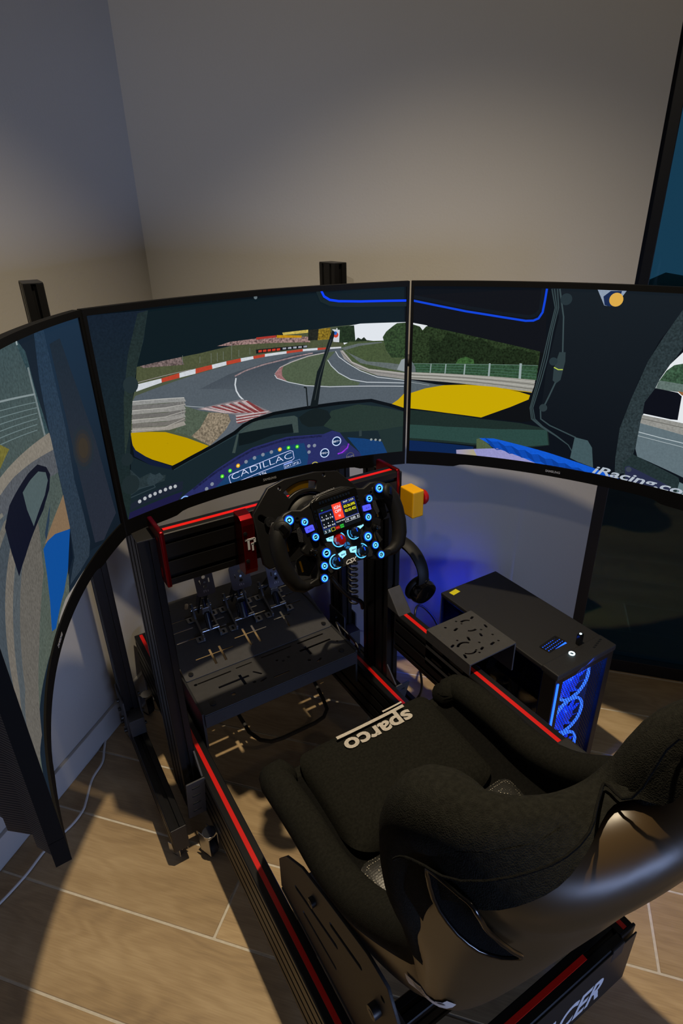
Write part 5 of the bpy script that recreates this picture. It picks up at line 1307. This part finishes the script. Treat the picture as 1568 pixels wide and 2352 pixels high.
# ------------------------------------------------------------------ bucket seat
seat = thing('bucket_seat', 'black cloth racing bucket seat with glossy shell in the rig', 'bucket seat', (0, .5, .28))
ST = [(0.775, 0.47, 0.216, 0.755, 0.5), (0.745, 0.472, 0.222, 0.744, 0.522), (0.64, 0.458, 0.222, 0.626, 0.534), (0.55, 0.447, 0.222, 0.545, 0.532), (0.47, 0.44, 0.221, 0.47, 0.555), (0.4, 0.442, 0.218, 0.415, 0.588), (0.345, 0.475, 0.217, 0.354, 0.642), (0.31, 0.53, 0.222, 0.308, 0.698), (0.285, 0.585, 0.235, 0.275, 0.75), (0.262, 0.64, 0.252, 0.262, 0.8), (0.24, 0.7, 0.26, 0.262, 0.85), (0.22, 0.76, 0.269, 0.268, 0.9), (0.2, 0.82, 0.275, 0.271, 0.95), (0.184, 0.87, 0.279, 0.266, 0.995), (0.17, 0.915, 0.28, 0.252, 1.028), (0.158, 0.95, 0.278, 0.23, 1.045), (0.148, 0.98, 0.272, 0.209, 1.047), (0.14, 1.005, 0.25, 0.19, 1.041), (0.132, 1.03, 0.215, 0.175, 1.033), (0.122, 1.055, 0.175, 0.165, 1.035), (0.112, 1.085, 0.148, 0.159, 1.055), (0.102, 1.12, 0.133, 0.148, 1.096), (0.086, 1.15, 0.118, 0.127, 1.126), (0.076, 1.19, 0.11, 0.105, 1.17), (0.067, 1.225, 0.098, 0.085, 1.215), (0.06, 1.25, 0.075, 0.07, 1.245)]
def catmull(P, n):
    out = []
    for i in range(len(P) - 1):
        p0, p1, p2, p3 = P[max(0, i - 1)], P[i], P[i + 1], P[min(len(P) - 1, i + 2)]
        for k in range(n):
            t = k / n
            out.append(tuple(.5 * (2 * b + (c - a) * t + (2 * a - 5 * b + 4 * c - d) * t * t + (3 * b - a - 3 * c + d) * t ** 3) for a, b, c, d in zip(p0, p1, p2, p3)))
    out.append(P[-1]); return out
STF = catmull(ST, 4)
NC = 14
def cross(s, th):
    yc, zc, w, ye, ze = s
    f = math.sin(th) ** (2 / 2.9); g = 1 - math.cos(th) ** (2 / 2.9)
    return Vector((w * f, yc + (ye - yc) * g, zc + (ze - zc) * g))
inner = []
for s in STF:
    half_ = [cross(s, PI / 2 * j / NC) for j in range(NC + 1)]
    row_ = [Vector((-p.x, p.y, p.z)) for p in half_[:0:-1]] + half_
    inner.append(row_)
MB().grid(inner).build('upholstery', M['fabric_in'], seat, smooth=60)
nr, ncol = len(inner), len(inner[0])
def nrm_at(i, j):
    a = inner[max(0, i - 1)][j]; b = inner[min(nr - 1, i + 1)][j]; c = inner[i][max(0, j - 1)]; d = inner[i][min(ncol - 1, j + 1)]
    n = (d - c).cross(b - a)
    return n.normalized() if n.length > 1e-9 else Vector((0, 0, -1))
sgn = 1 if nrm_at(4, NC).z < 0 else -1
def off(i, j, d): return inner[i][j] + nrm_at(i, j) * (sgn * d)
outer = [[off(i, j, .030) for j in range(ncol)] for i in range(nr)]
MB().grid(outer, flip=True).build('shell', M['shell'], seat, smooth=60)
J0 = 2
for sd in (-1, 1):
    cols = list(range(0, J0 + 1)) if sd < 0 else list(range(ncol - 1 - J0, ncol))
    rows = [[off(i, j, .036) for j in cols] for i in range(50, nr)]
    MB().grid(rows).build('side_cover', M['fabric'], seat, smooth=60)
    j = 0 if sd < 0 else ncol - 1
    path = []; rad = []
    for i in range(nr):
        path.append(inner[i][j] + nrm_at(i, j) * (sgn * .006))
        rad.append(.031 + .006 * sstep((i - 34) / 10) - .007 * sstep((i - 56) / 8) + .004 * sstep((i - 78) / 10) - .008 * sstep((i - 92) / 8))
    rad[0] = .030
    path = [path[0] + Vector((0, .022, -.034)), path[0] + Vector((0, .020, -.014))] + path; rad = [.022, .030] + rad
    MB().tube(path, rad, 16).build('bolster', M['fabric'], seat, smooth=70)
    # piping seam along the bolster
    seam = [inner[i][j] + nrm_at(i, j) * (sgn * .050) + Vector((0, -.012, -.004)) for i in range(54, nr)]
    MB().tube(seam, .0012, 6).build('seam', M['fabric_in'], seat, smooth=60)
# front roll of the shell
MB().tube([tuple(p + Vector((0, .004, -.012))) for p in inner[0]], .020, 12).build('front_roll', M['fabric'], seat, smooth=70)
# base cushion
def puff(x0, x1, y0, y1, fz, crown, edge, nx=22, ny=20, p=4.0):
    rows = []
    for a in range(ny + 1):
        v = -1 + 2 * a / ny; row = []
        for b in range(nx + 1):
            u = -1 + 2 * b / nx
            su = math.copysign(1 - (1 - abs(u)) ** 1.6, u); sv = math.copysign(1 - (1 - abs(v)) ** 1.6, v)
            # squircle corner rounding
            k = max(1.0, (abs(su) ** 7 + abs(sv) ** 7) ** (1 / 7))
            x = (x0 + x1) / 2 + (x1 - x0) / 2 * su / k; y = (y0 + y1) / 2 + (y1 - y0) / 2 * sv / k
            h = (max(0, 1 - abs(su / k) ** p) * max(0, 1 - abs(sv / k) ** p)) ** .38
            row.append(Vector((x, y, fz(x, y) - edge + (edge + crown * 0) * h)))
        rows.append(row)
    return rows
cz = lambda x, y: .524 - (.775 - y) * .10 + .010 * (abs(x) / .16) ** 3
cush = MB().grid(puff(-.168, .168, .555, .800, cz, 0, .055)).build('seat_cushion', M['fabric'], seat, smooth=70)
def mesh_cloth():
    m = bpy.data.materials.new('glittering mesh cloth'); m.use_nodes = True
    N = m.node_tree.nodes; L = m.node_tree.links; b = N['Principled BSDF']
    tc = N.new('ShaderNodeTexCoord'); vo = N.new('ShaderNodeTexVoronoi'); vo.inputs['Scale'].default_value = 230; vo.inputs['Randomness'].default_value = .35
    L.new(tc.outputs['Object'], vo.inputs['Vector'])
    cr = N.new('ShaderNodeValToRGB'); cr.color_ramp.elements[0].position = .14; cr.color_ramp.elements[0].color = (.50, .46, .38, 1)
    cr.color_ramp.elements[1].position = .26; cr.color_ramp.elements[1].color = (.02, .02, .019, 1)
    L.new(vo.outputs['Distance'], cr.inputs[0]); L.new(cr.outputs[0], b.inputs['Base Color'])
    b.inputs['Roughness'].default_value = .4
    bp = N.new('ShaderNodeBump'); bp.inputs['Strength'].default_value = .4; bp.inputs['Distance'].default_value = .001; bp.invert = True
    L.new(vo.outputs['Distance'], bp.inputs['Height']); L.new(bp.outputs[0], b.inputs['Normal'])
    return m
M['mesh_cloth'] = mesh_cloth()
mz = lambda x, y: .487 - (.56 - y) * .12 + .018 * (abs(x) / .17) ** 3
MB().grid(puff(-.180, .180, .37, .556, mz, 0, .045)).build('mesh_panel', M['mesh_cloth'], seat, smooth=70)
bkz = []
for i in range(30, 70):
    bkz.append([off(i, j, -.022 * math.sin(PI * (j - 6) / (ncol - 13))) for j in range(6, ncol - 6)])
MB().grid(bkz).build('back_cushion', M['fabric'], seat, smooth=70)
# embroidered name, read from the front
def on_cush(x, y): return Vector((x, y, cz(x, y) + .0004))
lt = lettering('lettering', 'sparco', .165, .034, Matrix.Identity(4), M['thread'], cush, bold=.03, thick=.001, world=False)
for v in lt.data.vertices:
    x = .090 - v.co.x; y = .757 - v.co.y
    v.co = on_cush(x, y) + Vector((0, 0, v.co.z))
bar = MB(); bar.grid([[on_cush(-.080 + .168 * i / 16, yy) + Vector((0, 0, .0008)) for i in range(17)] for yy in (.7665, .7735)])
bar.build('lettering_bar', M['thread'], cush, world=False)
bar = MB(); bar.grid([[on_cush(.040 + .05 * i / 8, yy) + Vector((0, 0, .0008)) for i in range(9)] for yy in (.7775, .7815)])
bar.build('lettering_bar', M['thread'], cush, world=False)
# dark patch laid on the shell for the shaded harness opening behind the wing
for sd in (-1, 1):
    pts = [(58.5, .8), (61.6, 1.2), (62.6, 2.0), (60.5, 3.6), (57.2, 5.2), (55.3, 5.7), (54.0, 4.2), (55.6, 2.2)]
    def shp(i, j, d):
        jj = j if sd < 0 else ncol - 1 - j
        i0 = int(i); j0 = int(jj); fi, fj = i - i0, jj - j0
        a = off(i0, j0, d).lerp(off(i0 + 1, j0, d), fi); b = off(i0, min(ncol - 1, j0 + 1), d).lerp(off(i0 + 1, min(ncol - 1, j0 + 1), d), fi)
        return a.lerp(b, fj)
    ci, cj = 58.4, 3.0
    rows = []
    for k in range(9):
        q = k / 8
        rows.append([shp(ci + (pi_ - ci) * q, cj + (pj - cj) * q, .0395 - .008 * (1 - q ** 3)) for pi_, pj in catmull(pts + [pts[0]], 4)])
    MB().grid(rows).build('slot_shade_patch', M['fabric_in'], seat, smooth=60)
    MB().tube([tuple(shp(a, b, .0395)) for a, b in catmull(pts + [pts[0]], 4)[:-1]], .0022, 8, closed=True).build('slot_trim', M['gloss'], seat, smooth=60)
# paper care label wrapped round the lower shell
lb = []
for i in range(13):
    f = 26.4 + 11.8 * i / 12; i0 = int(f); fr = f - i0
    row = []
    for dj in (0, .40, .80):
        jj = 1.5 + 1.5 * (i / 12) ** .8 + dj; j0 = int(jj); fj = jj - j0
        a = off(i0, j0, .032).lerp(off(i0 + 1, j0, .032), fr); b = off(i0, j0 + 1, .032).lerp(off(i0 + 1, j0 + 1, .032), fr)
        row.append(a.lerp(b, fj))
    lb.append(row)
lo = MB().grid(lb).build('care_label', M['paper'], seat, smooth=60)
ink = MB()
for i in range(2, 11):
    if i in (7,): continue
    a, b = Vector(lb[i][0]), Vector(lb[i][2]); c, d = Vector(lb[i + 1][0]), Vector(lb[i + 1][2])
    outn = (a - Vector((0, a.y + .1, a.z))).normalized() * .0006
    n_ = 4 if i < 7 else 1
    for q in range(n_):
        u0, u1 = .15 + q * .7 / n_, .15 + (q + .45) * .7 / n_
        e0, e1 = .1, .85
        P_ = [a.lerp(b, u0).lerp(c.lerp(d, u0), e0), a.lerp(b, u1).lerp(c.lerp(d, u1), e0), a.lerp(b, u1).lerp(c.lerp(d, u1), e1), a.lerp(b, u0).lerp(c.lerp(d, u0), e1)]
        ink.add([tuple(p + outn) for p in P_], [(0, 1, 2, 3)])
ink.build('label_print', M['ink'], lo)
# steel side mounts
for sx in (-1, 1):
    so = [(.705, .285), (.703, .370), (.665, .425), (.60, .475), (.52, .505), (.40, .545), (.350, .545), (.325, .50), (.33, .40), (.36, .285)]
    b = plate('side_mount', so if sx > 0 else so, [slot(.56, .40, .16, .010, -.30), slot(.46, .47, .10, .010, -.30), slot(.55, .345, .12, .009, -.1), circ(.36, .50, .005), circ(.385, .42, .005)], .005,
              frame((sx * .252, 0, 0), (0, 1, 0), (0, 0, 1), (1, 0, 0)), M['steel_shaded'], seat)
    bolt(b, (sx * .2545, .372, .455), (sx, 0, 0), .011, .012, M['slotdark'])
    bolt(b, (sx * .2545, .56, .44), (sx, 0, 0), .009, .008, M['slotdark'])
    MB().box(sx * .235 - .022, sx * .235 + .022, .36, .70, .2815, .2875).build('mount_flange', M['steel_black'], seat, bevel=.001)
    for y in (.42, .63): bolt(seat, (sx * .222, y, .2875), (0, 0, 1), .007, .006, M['slotdark'])
    MB().box(sx * .20 - .018, sx * .20 + .018, .36, .70, .25, .2815).build('slider_rail', M['steel_black'], seat, bevel=.002)
# harness pass-through on the far hip
MB().tube([(.232, .46, .50), (.236, .43, .485), (.232, .40, .495), (.228, .38, .53)], .006, 8).build('belt_guide', M['gloss'], seat, smooth=60)

# ------------------------------------------------------------------ computer tower
PX0, PX1, PY0, PY1, PZ0, PZ1 = .512, .737, .702, 1.143, .022, .450
pc = thing('computer_tower', 'black computer tower with blue lit fans beside the seat', 'computer', (.62, .92, 0))
tp = MB(); tp.box(PX0, PX1, PY0 + .05, PY1, PZ1 - .012, PZ1); top_o = tp.build('top_panel', M['plastic_rough'], pc, bevel=.003)
tf = MB(); tf.box(PX0, PX1, PY0, PY0 + .052, PZ1 - .016, PZ1 + .002); tf_o = tf.build('front_top', M['plastic_rough'], pc, bevel=.004)
MB().box(PX0, PX1, PY0 + .02, PY1, PZ0, PZ0 + .012).build('bottom_panel', M['steel_black'], pc)
MB().box(PX1 - .004, PX1, PY0 + .02, PY1, PZ0, PZ1 - .01).build('right_panel', M['steel_black'], pc)
bk = plate('back_panel', rrect(PX0, PX1, PZ0, PZ1 - .008, .002), [circ((PX0 + PX1) / 2 - .01, .345, .058, 28), rrect(PX0 + .02, PX0 + .09, .16, .30, .004)], .003, frame((0, PY1 - .003, 0), (1, 0, 0), (0, 0, 1), (0, -1, 0)), M['steel_black'], pc)
ff = MB()
ff.box(PX0, PX0 + .030, PY0 + .004, PY0 + .045, PZ0, PZ1 - .014); ff.box(PX1 - .022, PX1, PY0 + .004, PY0 + .045, PZ0, PZ1 - .014)
ff.box(PX0 + .03, PX1 - .022, PY0 + .004, PY0 + .045, PZ0, PZ0 + .03); ff.box(PX0 + .03, PX1 - .022, PY0 + .004, PY0 + .045, PZ1 - .034, PZ1 - .014)
ffo = ff.build('front_frame', M['plastic'], pc, bevel=.002)
MB().box(PX0 + .006, PX0 + .012, PY0 + .0015, PY0 + .006, .11, .245).build('led_strip', M['led_blue_soft'], ffo)
MB().box(PX0 + .006, PX0 + .012, PY0 + .0015, PY0 + .006, .275, PZ1 - .03).build('led_strip', M['led_blue_soft'], ffo)
# honeycomb front grille
hx0, hx1, hz0, hz1 = PX0 + .03, PX1 - .022, PZ0 + .03, PZ1 - .034
hm_ = MB(); pit = .0085; ro = pit / math.sqrt(3); ri = ro * .74
r_ = 0; z = hz0 + pit / 2
while z < hz1 - .002:
    x = hx0 + (pit / 2 if r_ % 2 else 0) + .002
    while x < hx1 - .002:
        vs = []
        for rr in (ro, ri): vs += [(x + rr * math.cos(PI / 6 + PI / 3 * k), PY0 + .012, z + rr * math.sin(PI / 6 + PI / 3 * k)) for k in range(6)]
        hm_.add(vs, [(k, (k + 1) % 6, 6 + (k + 1) % 6, 6 + k) for k in range(6)])
        x += pit
    z += pit * .866; r_ += 1
gr = hm_.build('front_grille', M['plastic'], ffo); gr['kind'] = 'stuff'
def fan(x, y, z, r, axis_y, nm='fan'):
    Tm = frame((x, y, z), (1, 0, 0), (0, 0, 1), (0, -1 if axis_y < 0 else 1, 0))
    ring = MB().tube([tuple(Tm @ Vector((r * math.cos(a * PI / 24), r * math.sin(a * PI / 24), .004))) for a in range(48)], .0042, 8, closed=True)
    f = ring.build(nm, M['led_blue'], pc, smooth=60)
    MB().lathe([(r * .33, -.012), (r * .33, .006), (r * .28, .008)], 20, Tm).build('hub', M['fan'], f, smooth=40)
    for k in range(9):
        a0 = 2 * PI * k / 9; rows = []
        for q in range(5):
            rr = r * (.32 + .62 * q / 4); sweep = .25 * q / 4
            rows.append([tuple(Tm @ Vector((rr * math.cos(a0 + sweep + da), rr * math.sin(a0 + sweep + da), -.010 + .014 * t_))) for da, t_ in ((-.16, 0), (0, .55), (.2, 1))])
        MB().grid(rows).build('blade', M['fan'], f, smooth=60)
    return f
FX = (hx0 + hx1) / 2
for zf in (.108, .235, .355): fan(FX, PY0 + .035, zf, .058, -1)
fan((PX0 + PX1) / 2 - .01, PY1 - .022, .345, .052, 1)
# inside
MB().box(PX1 - .03, PX1 - .022, PY0 + .09, PY1 - .01, PZ0 + .10, PZ1 - .03).build('motherboard', M['case_inside'], pc)
MB().box(PX0 + .09, PX1 - .03, PY0 + .20, PY1 - .03, .21, .245).build('graphics_card', M['case_inside'], pc, bevel=.003)
MB().box(PX0 + .012, PX1 - .008, PY0 + .10, PY1 - .01, PZ0 + .012, PZ0 + .10).build('power_supply_shroud', M['case_inside'], pc, bevel=.002)
MB().cyl((PX1 - .03, .985, .335), (PX1 - .08, .985, .335), .035, seg=28).build('cpu_cooler', M['led_blue_soft'], pc, smooth=40)
for k in range(5):
    MB().tube([(PX1 - .04, .80 + .012 * k, .20 + .01 * k), (PX0 + .10, .79 + .012 * k, .17), (PX0 + .07, .82 + .014 * k, .14), (PX0 + .09, .85 + .02 * k, .105)], .0025, 6).build('internal_cable', M['cable'], pc, smooth=60)
MB().box(PX0 + .0005, PX0 + .004, PY0 + .047, PY1 - .004, PZ0 + .012, PZ1 - .014).build('side_glass', M['glass'], pc)
for x in (PX0 + .025, PX1 - .025):
    for y in (PY0 + .06, PY1 - .05): MB().lathe([(.016, 0), (.018, .004), (.015, .0225)], 16, Matrix.Translation((x, y, 0))).build('foot', M['rubber'], pc, smooth=40)
li = bpy.data.lights.new('case_led', 'AREA'); li.shape = 'RECTANGLE'; li.size = .10; li.size_y = .25; li.energy = 4.5; li.color = (.03, .12, 1.0)
lo_ = bpy.data.objects.new('case_led', li); COL.objects.link(lo_); lo_.parent = pc; lo_.matrix_parent_inverse = pc.matrix_basis.inverted()
lo_.location = (.60, .82, .425); lo_.rotation_euler = (0, -.5, 0)
lr = bpy.data.lights.new('rear_fan_led', 'AREA'); lr.shape = 'DISK'; lr.size = .10; lr.energy = 3.0; lr.color = (.04, .12, 1.0)
lro = bpy.data.objects.new('rear_fan_led', lr); COL.objects.link(lro); lro.parent = pc; lro.matrix_parent_inverse = pc.matrix_basis.inverted()
lro.location = (.612, PY1 + .004, .345); lro.rotation_euler = (-PI / 2, 0, 0)
# top details
vent = [slot(.006 + (k % 8) * .0085, .006 + (k // 8) * .009, .006, .0028) for k in range(24)]
plate('top_vent', rrect(0, .072, 0, .032, .004), vent, .003, frame((.565, .775, PZ1 + .001), (1, .12, 0), (-.12, 1, 0), (0, 0, 1)), M['plastic'], top_o)
MB().box(.567, .635, .778, .806, PZ1 - .0115, PZ1 + .0002).build('vent_glow', M['led_blue_soft'], top_o)
pb = MB().tube([(.609 + .0065 * math.cos(a * PI / 8), .741 + .0065 * math.sin(a * PI / 8), PZ1 + .003) for a in range(16)], .0016, 6, closed=True).build('power_button', M['led_white'], tf_o, smooth=60)
ub = MB(); ub.box(.650, .664, .752, .764, PZ1 + .001, PZ1 + .034); uo = ub.build('usb_receiver', M['gloss'], tf_o, bevel=.002)
MB().lathe([(.003, 0), (.003, .002)], 12, Matrix.Translation((.657, .758, PZ1 + .033))).build('indicator', M['led_white'], uo)
for k in range(5): MB().box(.675 + k * .010, .682 + k * .010, .724 + .003 * k, .729 + .003 * k, PZ1 + .001, PZ1 + .0026).build('port', M['darksteel'], tf_o)
tag(MB().box(-.015, .015, -.009, .009, 0, .0006, Matrix.Translation((.548, 1.122, PZ1)) @ Matrix.Rotation(.15, 4, 'Z')).build('sticker', M['sticker'], top_o), 'small yellow sticker')

# ------------------------------------------------------------------ headphones
hp_ = thing('headphones', 'black over ear headphones hanging on the right upright', 'headphones', (.37, 1.17, .56))
HC = Vector((.372, 1.170, .575)); HR = .088
def hpt(a, r=HR): return HC + Vector((.018 * math.cos(a), -r * math.cos(a), r * math.sin(a)))
MB().tube([hpt(-.25 + (PI + .5) * k / 28) for k in range(29)], .012, 10, squash=(.55, 1.5)).build('headband', M['rubber'], hp_, smooth=60)
MB().tube([hpt(.5 + (PI - 1.0) * k / 18, HR - .012) for k in range(19)], .009, 10, squash=(.8, 1.4)).build('headband_pad', M['fabric'], hp_, smooth=60)
for a, sg in ((-.30, -1), (PI + .30, 1)):
    c = hpt(a) + Vector((.006, 0, -.022))
    fm_ = frame(c, (0, .25 * sg, 1), (1, 0, 0), (.18, sg * 1.0, -.25 * sg * sg))
    e = MB().lathe([(.026, -.022), (.036, -.014), (.038, .0), (.034, .010), (.020, .014)], 28, fm_).build('ear_cup', M['gloss'], hp_, smooth=45)
    MB().tube([tuple(fm_ @ Vector((.030 * math.cos(k * PI / 12), .030 * math.sin(k * PI / 12), -.022))) for k in range(24)], .011, 10, closed=True).build('ear_pad', M['rubber'], e, smooth=70)
    MB().box(-.010, .010, -.0012, .0012, .0135, .0150, fm_).build('ear_cup_mark', M['chrome'], e)
    MB().tube([hpt(-.05 if sg < 0 else PI + .05), c + Vector((0, 0, .03))], .009, 8, squash=(.6, 1.2)).build('yoke', M['plastic'], hp_, smooth=60)
MB().tube([(.33, 1.17, .640), (.362, 1.17, .640), (.385, 1.17, .645), (.388, 1.17, .660)], .006, 8).build('hook', M['steel_black'], rig, smooth=60)

# ------------------------------------------------------------------ cables
def cable(name, label, pts, r, m, sub=6):
    return tag(MB().tube(catmull([tuple(p) for p in pts], sub), r, 8).build(name, m, smooth=70), label, 'cable')
cable('power_cord', 'pale grey cord lying along the floor by the left wall',
      [(-.316, 1.658, .005), (-.361, 1.652, .005), (-.403, 1.645, .005), (-.449, 1.598, .005), (-.468, 1.548, .005), (-.485, 1.496, .005), (-.523, 1.45, .005), (-.553, 1.382, .005), (-.567, 1.355, .005), (-.601, 1.324, .005), (-.67, 1.287, .005), (-.724, 1.239, .005), (-.787, 1.196, .005), (-.844, 1.168, .005)], .0034, M['cord_white'])
coil = [(.262 + .013 * math.cos(k * PI / 6), 1.243 + .013 * math.sin(k * PI / 6), .72 - k * .27 / 168) for k in range(169)]
tag(MB().tube(coil, .003, 6).build('coiled_cable', M['cable'], smooth=70), 'coiled black cable hanging beside the right upright', 'cable')
cable('wheel_cable', 'thick black cable drooping from the steering motor to the right upright', [(.06, 1.10, .78), (.10, 1.14, .68), (.158, 1.2, .607), (.185, 1.2, .562), (.219, 1.2, .516), (.26, 1.2, .480), (.28, 1.22, .44)], .0065, M['cable'])
cable('looped_cable', 'black cable looping on the floor under the side arm', [(.33, 1.20, .03), (.40, 1.17, .006), (.47, 1.10, .006), (.50, 1.00, .006), (.455, .96, .02), (.42, 1.01, .05), (.45, 1.08, .06), (.475, 1.12, .04), (.43, 1.20, .006), (.36, 1.26, .006)], .0045, M['cable'])
cable('tower_cable', 'black cables curling out of the back of the computer tower', [(.56, 1.15, .20), (.545, 1.20, .30), (.50, 1.225, .36), (.462, 1.20, .34), (.455, 1.17, .22), (.47, 1.16, .08), (.45, 1.19, .006), (.40, 1.25, .006)], .004, M['cable'])
cable('bundled_cable', 'loose black cable tied under the shifter bracket', [(.40, .86, .42), (.42, .87, .34), (.405, .89, .25), (.41, .90, .16), (.40, .905, .06), (.39, .92, .007), (.36, .95, .007)], .0042, M['cable'])
cable('deck_cable', 'black cable coiled on the right rail beside the pedal plate', [(.245, 1.40, .30), (.262, 1.36, .262), (.28, 1.30, .258), (.275, 1.255, .262), (.25, 1.27, .29), (.248, 1.32, .33), (.265, 1.33, .31), (.285, 1.27, .275), (.28, 1.24, .259)], .004, M['cable'])
cable('pedal_cable', 'thin black cable running behind the pedals along the deck', [(.16, 1.60, .41), (.19, 1.55, .395), (.215, 1.45, .37), (.225, 1.40, .35), (.236, 1.38, .33)], .003, M['cable'])
